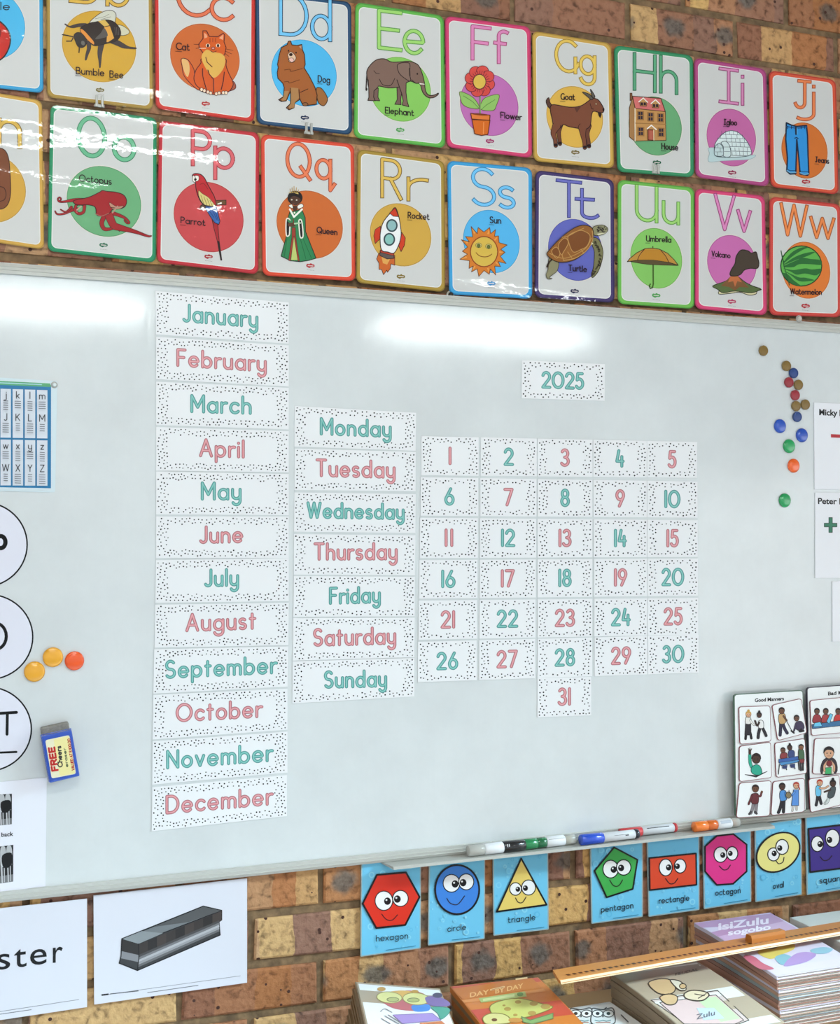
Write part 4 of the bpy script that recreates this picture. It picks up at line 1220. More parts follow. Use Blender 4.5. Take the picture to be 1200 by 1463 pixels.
# ================================================================== left of the board
def disc_card(cx, cy, rx, ry, label, draw):
    c = at(cx, cy, OB)
    a = Art(OB, 'paper')
    pts = [(cx + rx * cos(2 * pi * i / 56), cy + ry * sin(2 * pi * i / 56)) for i in range(56)][::-1]
    slab(a, pts, 0.0010, 'e4e2ee')
    a.line([(cx + (rx - 1.2) * cos(2 * pi * i / 56), cy + (ry - 1.2) * sin(2 * pi * i / 56)) for i in range(57)], 2.2, '111012', cap=False)
    root = a.done('letter_disc', None, c)
    tag(root, label, 'letter card', 'round letter cards on the left')
    t = Art(OB + 0.0002, 'paper'); draw(t); t.done('lettering', root, c)
disc_card(-25, 778, 65, 62, 'round white card with a black ring, topmost of three at left edge', lambda t: (t.line(arc(1, 774.5, 6.8, 8.6, 0, 360), 6.2, '121114'), t.line('-6 766 -6 800', 6.2, '121114')))
disc_card(-17, 910, 65, 62, 'round white card with a black letter D at the left edge', lambda t: (t.line([(-16, 890.5), (-6, 890.5)] + [(-6 + 15 * cos(radians(a)), 909 + 18.5 * sin(radians(a))) for a in range(-90, 91, 15)] + [(-16, 927.5), (-16, 890.5)], 4.6, '121114')))
disc_card(-19, 1041.5, 65, 61.5, 'round white card with black letter T over a line, beside the eraser', lambda t: (t.line('-6 1019.5 23.5 1017.8', 4.2, '121114'), t.line('10.5 1018.5 10 1049', 4.2, '121114'), t.line('-20 1076 23.5 1074.3', 3.0, '121114')))

def alphabet_chart():
    q = Q4(-164, 529.5, 82, 544.3, 78.8, 703.5, -164, 698)
    c = centre(q, OB)
    a = Art(OB, 'lam')
    slab(a, rrect(q, 0, 3), 0.0012, 'd3e0e6')
    q2 = Q4(-158, 541, 73, 550.5, 72.8, 697.6, -158, 693)
    a.poly(q2, '2476a8')
    a.poly(Q4(-158, 536, 71.5, 547.8, 73, 553, -158, 543), '5aa574')
    a.line('-158 540 60 549.5', 1.4, 'a8d2d8', cap=False)
    root = a.done('alphabet_chart', None, c)
    tag(root, 'laminated alphabet chart with blue edge and grey letter columns at left edge', 'chart')
    p = Art(OB + .0002, 'lam'); t = Art(OB + .0005, 'lam'); ln = Art(OB + .0005, 'lam')
    for k in range(13):
        xl = 52.8 - 17.4 * (12 - k); xr = xl + 15
        sl = 0.030
        y1, y2, y3, y4 = 557 + (xl - 52.8) * sl, 626.2 + (xl - 52.8) * .02, 629 + (xl - 52.8) * .02, 694 + (xl - 52.8) * .01
        p.poly([(xl, y1), (xr, y1 + .4), (xr, y2 + .2), (xl, y2)], 'd9dde6'); p.poly([(xl, y3), (xr, y3 + .2), (xr, y4), (xl, y4)], 'd9dde6')
        for row, (yy, l) in enumerate(((y1, 'abcdefghijklm'[k]), (y3, 'nopqrstuvwxyz'[k]))):
            mx = (xl + xr) / 2
            for y, ch, hh in ((yy + 13, l, 9.5), (yy + 45, l.upper(), 9.5)):
                w = GL[ch][0]; hw = max(.1, w * hh * .52)
                write(t, ch, (mx - hw, y), (mx + hw, y), hh, [(1.15, '3a3a42')], GL)
                for j in range(4 + (k + row) % 2):
                    ww = 3.0 + ((k * 7 + j * 5 + int(y)) % 5) * .5
                    ln.line([(mx - ww, y + 4.2 + j * 3.1), (mx + ww, y + 4.5 + j * 3.1)], 1.0, '6a6a72', cap=False)
    p.done('letter_column', root, c); t.done('lettering', root, c); ln.done('word_lines', root, c)
alphabet_chart()

def photo_sheet():
    q = Q4(-110, 1128, 66.8, 1110.7, 65, 1266, -110, 1290)
    c = centre(q, OB)
    a = Art(OB, 'lam')
    slab(a, rrect(q, 0, 0), 0.0008, 'e9e8f1')
    root = a.done('photo_sheet', None, c)
    tag(root, 'white paper sheet with two dark photographs at the bottom left of the board', 'paper')
    for q2, top in ((Q4(-60, 1139, 17, 1134, 17, 1177.5, -60, 1186), 0), (Q4(-60, 1217, 19, 1207, 19, 1259.5, -60, 1271), 1)):
        p = Art(OB + .0003, 'lam')
        p.poly(q2, '232225')
        b = lambda u, v: bil(q2, u, v)
        p.poly([b(0, .82), b(1, .80), b(1, 1), b(0, 1)], '77777a')
        p.line([b(.75, 0), b(.78, .8)], 1.0, '8a8a8c'); p.line([b(0, .55), b(1, .52)], .8, '68686a')
        for u in (.82, .93):
            p.blob([b(u - .05, .05), b(u + .03, .03), b(u + .05, .3), b(u + .01, .55), b(u - .05, .5)], 'b9b9bc')
            p.line([b(u - .03, .5), b(u - .02, .98)], 1.6, 'cfcfd2'); p.line([b(u + .015, .5), b(u + .02, .97)], 1.4, 'bcbcc0')
        p.blob([b(.80, .25), b(.97, .22), b(.95, .56), b(.82, .58)], '161518')
        p.done('photograph', root, c)
    t = Art(OB + .0003, 'lam'); type_text(t, 'the back', (-13, 1197), (19, 1194), 6.0, '1d1c20', 0.02); t.done('lettering', root, c)
photo_sheet()

# ------------------------------------------------------------------ magnets
def radius_m(px, py, rp):
    return (at(px, py + rp, BOARD) - at(px, py, BOARD)).length

def dome_magnet(px, py, rp, hexcol, label, group):
    c = at(px, py, BOARD - 0.0005)
    R = radius_m(px, py, rp)
    h = R * 0.42
    e = empty('magnet', c); tag(e, label, 'magnet', group)
    b = MB(); b.lathe(c, c + Vector((0, -1, 0)), [(0, R * .96), (h * .25, R), (h * .5, R * .985), (h * .62, R * .93)], mat(hexcol, 'plastic'), 36); b.build('rim', e, smooth=True)
    t = MB(); t.lathe(c, c + Vector((0, -1, 0)), [(h * .6, R * .94)] + [(h * (.6 + .4 * sin(a * pi / 16)), R * .93 * cos(a * pi / 16)) for a in range(1, 8)], mat(hexcol, 'plastic'), 36); t.build('dome', e, smooth=True)
for px, py, rp, hx, lb in ((75.4, 938.8, 14.2, 'f0a92a', 'amber yellow dome magnet beside the orange one, left of the month cards'), (49.2, 959.4, 14.6, 'f0a92a', 'amber yellow dome magnet on the edge of the letter D disc'), (106.2, 944, 13.6, 'f2581c', 'orange dome magnet beside two amber ones, left of the month cards')):
    dome_magnet(px, py, rp, hx, lb, 'dome magnets at the left of the board')
for px, py, rp, hx, lb in ((1113.5, 608.9, 10, '1f4fb8', 'blue dome magnet, the left one of the two blue domes'), (1144.7, 622, 10, '1f4fb8', 'blue dome magnet, the one nearer the sheet with a red dash'),
                           (1126.4, 637.5, 10, '1fa05a', 'green dome magnet between blue and orange dome magnets'), (1132.8, 665.4, 10, 'f4641e', 'orange dome magnet under a green one at the right'), (1120.3, 714.9, 10, '1fa05a', 'green dome magnet lowest of the magnets at the right')):
    dome_magnet(px, py, rp, hx, lb, 'dome magnets at the right of the board')

def disc_magnet(px, py, hexcol, label):
    c = at(px, py, BOARD - 0.0005); R = radius_m(px, py, 7.4)
    e = empty('magnet', c); tag(e, label, 'magnet', 'small flat magnets at the right of the board')
    b = MB(); b.lathe(c, c + Vector((0, -1, 0)), [(0, R * .95), (.001, R), (.005, R), (.0062, R * .94), (.0062, R * .80), (.0052, R * .76)], mat(hexcol, 'plastic'), 28); b.build('rim', e, smooth=False)
    t = MB(); t.lathe(c, c + Vector((0, -1, 0)), [(.004, R * .77), (.0054, R * .76), (.0056, R * .3)], mat(hexcol, 'plastic'), 28); t.build('centre', e)
for px, py, hx, lb in ((1089.4, 501.2, '84672c', 'olive brown flat magnet standing alone near the board top'), (1122.2, 523, '84672c', 'olive brown flat magnet at the top of the chain of magnets'),
                       (1132.5, 533.3, '1c3f80', 'dark blue flat magnet near the top of the chain'), (1125.8, 546.5, '9c2230', 'dark red flat magnet beside an olive one, upper of the two reds'),
                       (1139.3, 550, '84672c', 'olive brown flat magnet right of the upper red magnet'), (1134.8, 564.8, '9c2230', 'dark red flat magnet, lower of the two reds'),
                       (1136, 580.3, '84672c', 'olive brown flat magnet left in the touching olive pair'), (1149.2, 578.3, '84672c', 'olive brown flat magnet right in the touching olive pair'),
                       (1137.6, 595.7, '1c3f80', 'dark blue flat magnet lowest of the flat magnets')):
    disc_magnet(px, py, hx, lb)

# ------------------------------------------------------------------ board eraser
def eraser():
    tlc, trc, brc, blc = [at(*p, 0.044) for p in ((58.5, 1050.8), (103, 1043.5), (113.8, 1109.2), (71.4, 1119))]
    c = (tlc + trc + brc + blc) / 4
    e = empty('board_eraser', Vector((c.x, -BOARD, c.z)))
    tag(e, 'blue plastic whiteboard eraser with grey felt and a cream label', 'eraser')
    ux = ((trc - tlc) + (brc - blc)) / 2; uz = ((tlc - blc) + (trc - brc)) / 2
    w, h = ux.length, uz.length
    uz.normalize(); ux = Vector((uz.z, 0, -uz.x))
    M = Matrix(((ux.x, 0, uz.x, c.x), (0, 1, 0, 0), (ux.z, 0, uz.z, c.z), (0, 0, 0, 1)))
    def rb(x0, x1, y0, y1, z0, z1, m, bv):
        b = MB(); b.box(x0, x1, y0, y1, z0, z1, m, bv); b.v = [M @ v for v in b.v]; return b
    fm = plain_mat('grey_felt', '6f6c66', 0.95, 220.0, 'a39f98')
    rb(-w / 2 + .002, w / 2 - .002, -.027, -.0122, -h / 2 + .004, h / 2 + .014, fm, .004).build('felt_pad', e)
    rb(-w / 2, w / 2, -.044, -.024, -h / 2, h / 2, mat('2a50b4', 'plastic'), .003).build('plastic_body', e)
    rb(-w / 2 - .0006, w / 2 + .0006, -.030, -.0275, -h / 2 - .0006, h / 2 + .0006, mat('3b66c8', 'plastic'), .0008).build('rib', e)
    z = (0, 700, 3.25)
    a = Art(0.0445, 'lam', z)
    a.poly(rrect(Q4(210, 1162, 322, 1138, 353, 1318, 240, 1340), 0, 9), 'e9e2c4')
    a.poly(rrect(Q4(245, 1156, 322, 1140, 353, 1318, 275, 1332), 3, 8), 'efe3a0')
    l = a.done('label', e)
    t = Art(0.0447, 'lam', z)
    # words run up the label
    def side(txt, base, top, h, w, col, gap=.25):
        out, W = layout(txt, GL, gap)
        dx, dy = top[0] - base[0], top[1] - base[1]; L = math.hypot(dx, dy); ux_, uy_ = dx / L, dy / L
        nx, ny = uy_, -ux_
        t.strokes([[(base[0] + ux_ * L * (x0 + p[0]) / W + nx * h * p[1], base[1] + uy_ * L * (x0 + p[0]) / W + ny * h * p[1]) for p in pl] for x0, st in out for pl in st], w, col)
    side('FREE', (268, 1300), (252, 1195), 26, 9, 'c02a26'); side('Cheers', (290, 1285), (282, 1190), 20, 5, '2c2a30'); side('eraser', (316, 1285), (305, 1200), 12, 3, '4a5a40'); side('VALUED AT R 100.00', (346, 1300), (325, 1155), 12, 3.2, 'b0302c')
    t.done('lettering', l)
eraser()

# ================================================================== sheets on the right of the board
def side_sheet(q, label, draw):
    q = Q4(*q); c = centre(q, OB)
    a = Art(OB + .001, 'lam'); slab(a, rrect(q, 0, 0), 0.0018, 'eeedf2')
    root = a.done('paper_sheet', None, c); tag(root, label, 'paper', 'paper sheets at the right edge')
    if draw:
        for nm, fn in draw:
            t = Art(OB + .0013, 'lam'); fn(t); t.done(nm, root, c)
side_sheet((1163, 575, 1290, 581, 1290, 701, 1163.7, 698.9), 'white sheet with a red minus bar at the right edge, upper of three', [('lettering', lambda t: type_text(t, 'Micky M', (1170.3, 592.8), (1207, 594.5), 8.4, '18171a', .028)), ('minus_sign', lambda t: t.poly('1187 620.2 1209 621.2 1209 626 1187 625', 'b42a34'))])
side_sheet((1164.6, 703.7, 1290, 705.8, 1290, 824.4, 1164.6, 826), 'white sheet with a green plus sign at the right edge, middle of three', [('lettering', lambda t: type_text(t, 'Peter P', (1168.6, 719.8), (1205, 720.4), 8.4, '18171a', .028)), ('plus_sign', lambda t: t.poly('1184.2 739.5 1189 739.5 1189 747.6 1195.5 747.6 1195.5 752.6 1189 752.6 1189 760.6 1184.2 760.6 1184.2 752.6 1177.6 752.6 1177.6 747.6 1184.2 747.6', '2c7a5c', (1, '1c3f34')))])
side_sheet((1188.8, 830.6, 1300, 829, 1300, 912.5, 1189.4, 916.8), 'blank white sheet at the right edge, lowest of three', None)

# ================================================================== manners posters with stuck-on picture cards
MX = (1020, 960, 6.65)
MO = 0.036
def manners(q, edge, label, title, p0, p1):
    q = Q4(*q); qp = [(MX[0] + a / MX[2], MX[1] + b / MX[2]) for a, b in q]
    c = centre(qp, MO)
    a = Art(MO, 'lam', MX)
    slab(a, rrect(q, 0, 26), 0.0050, edge)
    a.poly(rrect(q, 7, 22), 'f1f2f2')
    root = a.done('manners_poster', None, c); tag(root, label, 'poster', 'manners posters above the pen tray')
    t = Art(MO + .0002, 'lam', MX); type_text(t, title, p0, p1, 33, '1a1618', .035); t.done('title', root, c)
manners((190, 213, 846, 172, 878, 1325, 205, 1378), '56705f', 'green edged poster titled Good Manners leaning on the board frame', 'Good Manners', (388, 286), (665, 268))
manners((882, 148, 1560, 100, 1600, 1250, 912, 1318), '3f3a46', 'dark edged poster titled Bad Manners at the right edge of the photo', 'Bad Manners', (1083, 222), (1372, 198))

SK = {'d': '4a3228', 'b': '6b4632', 'm': '8a5c40', 'l': 'd9a684'}
OC = '231d20'
def limb(d, pts, w, col):
    d.line(P(pts), w + 5, OC, smooth=True); d.line(P(pts), w, col, smooth=True)
def head(d, x, y, rr, skin, hair, kind='cap'):
    d.ell(x, y, rr, rr * 1.15, SK[skin], (4, OC))
    d.blob([(x - rr * 1.1, y + rr * .1), (x - rr * .95, y - rr * .9), (x, y - rr * 1.4), (x + rr * .95, y - rr * .9), (x + rr * 1.1, y + rr * .1), (x + rr * .6, y - rr * .55), (x - rr * .5, y - rr * .6)], hair)
    if kind == 'bun': d.ell(x, y - rr * 1.5, rr * .5, rr * .55, hair)
    for s in (-.4, .35): d.ell(x + rr * s, y + rr * .05, rr * .12, rr * .16, OC, None, 0, 0, 8)
    d.line([(x - rr * .3, y + rr * .6), (x + rr * .3, y + rr * .6)], 3, '7a2a2a')

def t_greet(d):
    limb(d, '305 580 300 635', 20, '1c1a1e'); limb(d, '345 580 355 630', 20, '1c1a1e')
    d.poly('300 480 350 480 352 600 292 600', '26232a', (5, OC)); d.blob('305 430 345 432 352 490 300 490', 'e6e2dc', (5, OC))
    limb(d, '345 460 375 500 395 500', 14, 'e6e2dc'); head(d, 328, 405, 24, 'l', 'c79a48', 'bun')
    limb(d, '440 520 425 580 420 625', 24, '29262c'); limb(d, '455 520 480 570 495 605', 24, '29262c')
    d.blob('425 465 465 465 470 530 425 530', 'ebe8e6', (5, OC)); limb(d, '430 480 410 510 390 465', 13, '3a2a24'); head(d, 430, 410, 22, 'd', '1a1518', 'bun')
def t_sweep(d):
    limb(d, '635 480 632 550 628 600', 26, '2c2840'); limb(d, '650 480 672 540 695 580', 26, '2c2840')
    d.blob('618 405 672 400 680 480 622 490', 'c9a06a', (5, OC)); d.line('665 420 740 560', 7, OC); d.line('735 560 760 580', 16, OC); limb(d, '660 420 690 460', 14, SK['b']); head(d, 643, 370, 26, 'b', '1c1618')
    d.blob('780 480 830 470 858 520 840 560 800 555 770 530', '3f3550', (5, OC)); limb(d, '780 490 760 560', 13, '3f3550'); limb(d, '830 545 815 565 850 560', 14, OC); head(d, 785, 440, 24, 'b', '1c1618')
def t_hand(d):
    d.poly('295 975 400 985 505 945 400 1000', '38363a', (5, OC))
    limb(d, '375 930 345 870 340 790', 26, '2fa58a'); limb(d, '340 775 340 745', 20, SK['d'])
    for a in ('335 745 326 728', '342 745 340 722', '350 748 358 730'): d.line(a, 7, SK['d'])
    d.blob('355 910 400 880 440 900 455 965 405 980 360 960', '2fa58a', (5, OC)); head(d, 402, 825, 40, 'd', '2a1c18')
def t_table(d):
    d.blob('640 770 690 770 690 820 630 820', '8a3a3c', (5, OC)); head(d, 655, 745, 22, 'b', '2a1c1a')
    d.blob('710 750 760 750 760 810 710 810', '3a4a7c', (5, OC)); head(d, 720, 720, 22, 'd', '1c1618', 'bun')
    d.poly('615 860 800 830 830 850 640 890', '4f8fc4', (5, OC)); d.poly('615 830 800 800 800 835 615 862', '3a62a8', (4, OC))
    for a in ('622 880 612 970', '800 850 808 930', '680 890 690 930', '760 880 770 920'): d.line(a, 9, OC)
    d.blob('805 740 850 745 855 830 810 840', '4a6a4c', (5, OC)); d.poly('810 830 860 825 855 870 815 870', '8a3a3c', (4, OC)); limb(d, '820 870 825 935', 14, '3a3438'); limb(d, '845 870 845 930', 14, '3a3438'); head(d, 828, 715, 22, 'm', '1c1618')
    d.poly('650 890 700 885 690 920 650 920', '34406c'); d.poly('720 880 770 870 770 910 730 910', '34406c')
def t_wave(d):
    limb(d, '375 1250 365 1300 350 1340', 26, '8a8286'); limb(d, '405 1250 400 1300 395 1335', 26, '8a8286'); limb(d, '350 1330 335 1350', 16, '4a4448'); limb(d, '390 1330 405 1345', 16, '4a4448')
    d.blob('360 1160 415 1155 425 1200 415 1250 362 1250 350 1200', '6a2f34', (5, OC)); limb(d, '360 1175 340 1230 330 1255', 16, '6a2f34'); limb(d, '415 1175 440 1180 452 1145', 16, '6a2f34'); d.ell(455, 1140, 11, 13, SK['b']); head(d, 394, 1110, 30, 'b', '2a1c18')
def t_share(d):
    limb(d, '645 1220 630 1290 612 1335', 26, '2c2a30'); limb(d, '665 1220 662 1280 660 1330', 26, '2c2a30')
    d.blob('628 1135 680 1130 690 1200 680 1220 630 1220', '4f8fd0', (5, OC)); limb(d, '675 1150 690 1190 715 1180', 15, '4f8fd0'); head(d, 648, 1090, 28, 'd', '1c1618')
    limb(d, '755 1270 745 1320', 13, 'd8d0c8'); limb(d, '785 1270 785 1310', 13, 'd8d0c8'); d.poly('755 1120 805 1120 805 1270 735 1270', '5a8fd6', (5, OC)); limb(d, '765 1140 740 1170 722 1165', 15, '5a8fd6'); head(d, 782, 1080, 26, 'l', 'b03a30', 'cap'); d.line('800 1080 815 1115', 10, 'b03a30')
    d.ell(708, 1170, 26, 30, '8a7a5a', (5, OC)); d.line('712 1125 714 1150', 6, OC)
def t_cut(d):
    for x, c in ((978, '9a3038'), (1062, 'a83a3c'), (1180, 'c8302c')):
        d.blob([(x - 40, 480), (x - 25, 410), (x + 25, 410), (x + 42, 480)], c, (5, OC)); head(d, x, 375, 24, 'b', '1c1618')
    d.poly('930 500 1210 460 1210 510 935 540', '3a6f9c', (5, OC)); d.poly('955 485 1010 475 1028 515 945 522', '6cc4e6', (4, OC)); d.poly('1070 470 1105 395 1130 405 1095 495', '6cc4e6', (4, OC))
def t_drink(d):
    d.blob('1030 850 1100 810 1160 850 1160 960 1020 968', '3a3036', (5, OC)); d.poly('1045 880 1150 880 1140 970 1030 972', 'e3d4c4', (4, OC)); d.poly('1060 910 1115 905 1115 970 1055 972', '3fae6a', (4, OC)); limb(d, '1050 940 1050 890 1080 850', 18, SK['l']); limb(d, '1140 940 1140 890 1110 850', 18, SK['l']); d.ell(1095, 870, 26, 30, '7a2a2c', (4, OC)); head(d, 1092, 770, 46, 'l', '1a1416')
def t_push(d):
    limb(d, '985 1175 980 1220 970 1265', 24, '2a282e'); limb(d, '1000 1175 1010 1220 1018 1250', 24, '2a282e'); d.blob('970 1090 1010 1085 1015 1170 970 1175', '6ec2e6', (5, OC)); limb(d, '1005 1105 1050 1105 1085 1085', 14, SK['l']); head(d, 1005, 1055, 26, 'l', 'b83a24')
    limb(d, '1100 1190 1080 1220 1055 1250', 22, 'cfd4d2'); limb(d, '1090 1190 1085 1220 1070 1245', 22, 'cfd4d2'); d.blob('1110 1100 1155 1095 1140 1180 1095 1200 1080 1170', '4a5458', (5, OC)); limb(d, '1105 1120 1050 1140', 13, SK['d']); head(d, 1130, 1060, 27, 'd', '1a1518', 'bun')
TILES = [((235, 330, 535, 320, 545, 660, 245, 690), t_greet, 'small white picture card of two people greeting, top left on the green edged poster'),
 ((550, 315, 830, 250, 885, 580, 605, 655), t_sweep, 'small white tilted picture card of a person sweeping with a broom'),
 ((240, 705, 540, 665, 550, 1005, 240, 1045), t_hand, 'small white picture card of a child in green raising a hand'),
 ((575, 675, 865, 630, 885, 965, 590, 1005), t_table, 'small white picture card of three people round a blue table'),
 ((240, 1055, 545, 1030, 530, 1370, 210, 1387), t_wave, 'small white picture card of a child in maroon waving'),
 ((560, 1040, 862, 1008, 862, 1330, 540, 1365), t_share, 'small white picture card of two people in blue sharing a bowl'),
 ((910, 270, 1250, 238, 1260, 575, 925, 608), t_cut, 'small white picture card of three people in red at a bench'),
 ((955, 632, 1260, 622, 1260, 968, 935, 972), t_drink, 'small white picture card of a person holding something at the mouth'),
 ((898, 1015, 1190, 978, 1215, 1262, 915, 1340), t_push, 'small white tilted picture card of a person pushing another')]
for q, fn, lb in TILES:
    q = Q4(*q); qp = [(MX[0] + a / MX[2], MX[1] + b / MX[2]) for a, b in q]
    c = centre(qp, MO + .003)
    a = Art(MO + .0030, 'lam', MX)
    slab(a, rrect(q, 0, 24), 0.0022, '8a4a50')
    a.poly(rrect(q, 5, 21), 'f4f4f4')
    root = a.done('picture_card', None, c); tag(root, lb, 'picture card', 'picture cards stuck on the manners posters')
    p = Art(MO + .0033, 'lam', MX); fn(p); p.done('picture', root, c)

# ================================================================== sheets under the board
SO = 0.006
def duster_word():
    q = Q4(-110, 1310, 124.4, 1284, 124.4, 1438.8, -110, 1474); c = centre(q, SO)
    a = Art(SO, 'lam'); slab(a, rrect(q, 0, 0), 0.002, 'dddce6')
    root = a.done('word_sheet', None, c); tag(root, 'white sheet under the board ending in large black letters ster', 'paper')
    t = Art(SO + .0002, 'lam')
    for ch, x0, x1 in (('d', -72, -48), ('u', -40, -17), ('s', -5, 14.6), ('t', 20, 38), ('e', 43, 66.8), ('r', 75.5, 89.8)):
        y = 1375.2 + (86 - (x0 + x1) / 2) * .13
        type_text(t, ch, (x0, y), (x1, y - (x1 - x0) * .12), 33, '111014', .004)
    t.done('lettering', root, c)
    t = Art(SO + .0002, 'lam'); t.line('-90 1459 113 1428', .8, '8a8a90', cap=False); t.line('-90 1462 45 1442.5', .9, '6a6a70', cap=False)
    t.done('footer_line', root, c)
duster_word()
def duster_picture():
    q = Q4(133.6, 1279.5, 353, 1254.8, 353, 1404, 134.6, 1435.3); c = centre(q, SO)
    a = Art(SO, 'lam'); slab(a, rrect(q, 0, 0), 0.002, 'dddce6')
    root = a.done('picture_sheet', None, c); tag(root, 'white sheet with a drawing of a grey black chalk duster', 'paper')
    p = Art(SO + .0003, 'lam', (0, 1080, 3.158))
    p.poly('550 825 917 678 1000 697 1000 740 988 748 993 808 620 968 538 935 546 905', '3a383a', (5, '18171a'))
    p.poly('552 826 917 680 998 698 740 797 625 848', '74787c', (4, '18171a'))
    p.poly('690 772 917 680 998 698 850 750', '565658'); p.poly('552 826 640 790 735 800 625 848', '8b9094')
    n = 9
    for i in range(n):
        u0, u1 = i / n, (i + 1) / n
        p.poly([(625 + 375 * u0, 850 - 150 * u0), (625 + 375 * u1, 850 - 150 * u1), (625 + 375 * u1, 903 - 160 * u1), (625 + 375 * u0, 903 - 160 * u0)], ('3c3534', '2e2a2a', '463c3a')[i % 3])
    for k, col in enumerate(('4c4a4c', '77767a', 'b4b3b8', '9a999e', '6a696c', '3c3b3e')):
        p.poly([(625, 898 + k * 11), (988, 742 + k * 10), (990, 752 + k * 10), (624, 909 + k * 11)], col)
    p.poly('552 828 625 850 624 898 546 880', '332e2e'); p.poly('546 880 624 898 624 930 542 912', '8a898e'); p.poly('542 912 624 930 621 965 540 934', '3c3b3e')
    p.line('550 825 546 905 538 935', 4, '18171a'); p.line('625 848 627 905 620 968', 4, '18171a')
    p.done('picture', root, c)
    t = Art(SO + .0003, 'lam', (0, 1080, 3.158)); t.line('460 1080 1085 992', 2, '8a8a90', cap=False); t.done('footer_line', root, c); t = Art(SO + .0003, 'lam', (0, 1080, 3.158)); t.line('458 1079 490 1075', 7, '2a2a30', cap=False); t.done('footnote', root, c); t = Art(SO + .0003, 'lam', (0, 1080, 3.158)); t.line('497 1074 625 1060', 4, '5a5a60', cap=False); t.line('665 1068 895 1035', 3, '77777c', cap=False)
    t.done('footnote', root, c)
duster_picture()

# ================================================================== shape cards
def shape_card(q, label, xf, word, wp0, wp1, draw, eyes, smile, wh=28):
    q = Q4(*q); c = centre(q, SO)
    a = Art(SO, 'lam'); slab(a, rrect(q, 0, 1.5), 0.003, '9fb4b8')
    a.poly(rrect(q, 1.6, 1), '74c8ec')
    rnd = random.Random(len(word) * 7 + ord(word[0]))
    for _ in range(34):
        u, v, s = rnd.uniform(.06, .94), rnd.uniform(.04, .96), rnd.choice((1.2, 1.8, 2.6, 4.2))
        x, y = bil(q, u, v)
        a.ell(x, y, s, s * 1.1, rnd.choice(('84d2f0', '92d9f3', '66bfe6')), None, 0, 0, 12)
        if s > 2: a.ell(x, y, s * .6, s * .66, '74c8ec', None, 0, 0, 10)
    x0, y0 = bil(q, .42, .968); x1, y1 = bil(q, .92, .965)
    a.line([(x0, y0), (x1, y1)], .8, '3f86a8', cap=False)
    root = a.done('shape_card', None, c); tag(root, label, 'card', 'shape cards under the pen tray')
    p = Art(SO + .0020, 'lam', xf); draw(p); p.done('shape_figure', root, c)
    f = Art(p.off + .0001, 'lam', xf)
    for (cx, cy, rx, ry, px_, py_, pr) in eyes:
        f.ell(cx, cy, rx, ry, 'f6f6f6', (4.5, '17151a')); f.ell(px_, py_, pr, pr * 1.1, '121014'); f.ell(px_ - pr * .3, py_ - pr * .35, pr * .3, pr * .3, 'e8e8e8', None, 0, 0, 10)
    f.line(P(smile), 4, '2a1c22', smooth=True)
    f.done('face', root, c)
    t = Art(SO + .0021, 'lam', xf); write(t, word, wp0, wp1, wh, [(3.3, '1c2430')], ALT, .26); t.done('lettering', root, c)
Z6, Z7 = (480, 1160, 3.3333), (800, 1150, 3.0)
K = '17151a'
shape_card((516, 1231, 601.5, 1221, 601, 1355, 515, 1367), 'light blue card with a red smiling hexagon, leftmost of the shape cards', Z6, 'hexagon', (192, 616), (342, 602), lambda d: d.poly('195 300 333 288 398 405 330 538 192 553 127 437', 'e03322', (9, K)),
           [(228, 423, 42, 46, 245, 425, 16), (307, 412, 37, 38, 292, 415, 16)], '218 487 240 512 268 515 293 490')
shape_card((613, 1228, 693, 1219, 692.4, 1341.5, 611.4, 1351), 'light blue card with a blue smiling circle', Z6, 'circle', (532, 570), (618, 560), lambda d: d.ell(577, 370, 105, 117, '3f84dc', (9, K), 0, 0, 44),
           [(550, 340, 40, 42, 567, 343, 16), (620, 333, 36, 38, 605, 337, 16)], '528 412 545 435 580 440 612 400')
shape_card((704, 1218, 783, 1210, 784, 1328, 705, 1337), 'light blue card with a yellow smiling triangle', Z6, 'triangle', (820, 528), (948, 514), lambda d: d.poly('882 222 1003 442 766 475', 'ecd070', (8, K)),
           [(855, 367, 28, 30, 866, 368, 11), (917, 360, 33, 36, 902, 363, 12)], '855 410 868 430 888 431 905 405')
shape_card((843, 1203, 918.3, 1195, 918.3, 1310, 845, 1320), 'light blue card with a green smiling pentagon', Z7, 'pentagon', (177, 460), (313, 441), lambda d: d.poly('232 182 332 235 312 360 200 396 148 283', '43ad52', (7, K)),
           [(217, 275, 33, 38, 230, 277, 13), (273, 268, 31, 33, 262, 270, 13)], '213 322 230 346 252 346 268 322', 24)
shape_card((924, 1196, 999, 1187, 999.3, 1300, 926.7, 1310), 'light blue card with an orange red smiling rectangle', Z7, 'rectangle', (425, 422), (553, 409), lambda d: d.poly('383 228 583 208 585 342 385 365', 'de4a2c', (7, K)),
           [(453, 268, 28, 36, 466, 268, 12), (515, 262, 25, 30, 503, 263, 11)], '452 315 470 337 490 335 505 315', 24)
shape_card((1004, 1186, 1072.7, 1179, 1073.3, 1288.3, 1005.7, 1299), 'light blue card with a pink smiling octagon', Z7, 'octagon', (667, 388), (773, 377), lambda d: d.poly('672 133 743 125 800 170 800 285 742 338 672 343 622 285 622 178', 'e2368a', (7, K)),
           [(688, 213, 28, 33, 698, 215, 11), (738, 208, 24, 29, 730, 208, 10)], '683 262 700 278 718 275 730 258', 24)
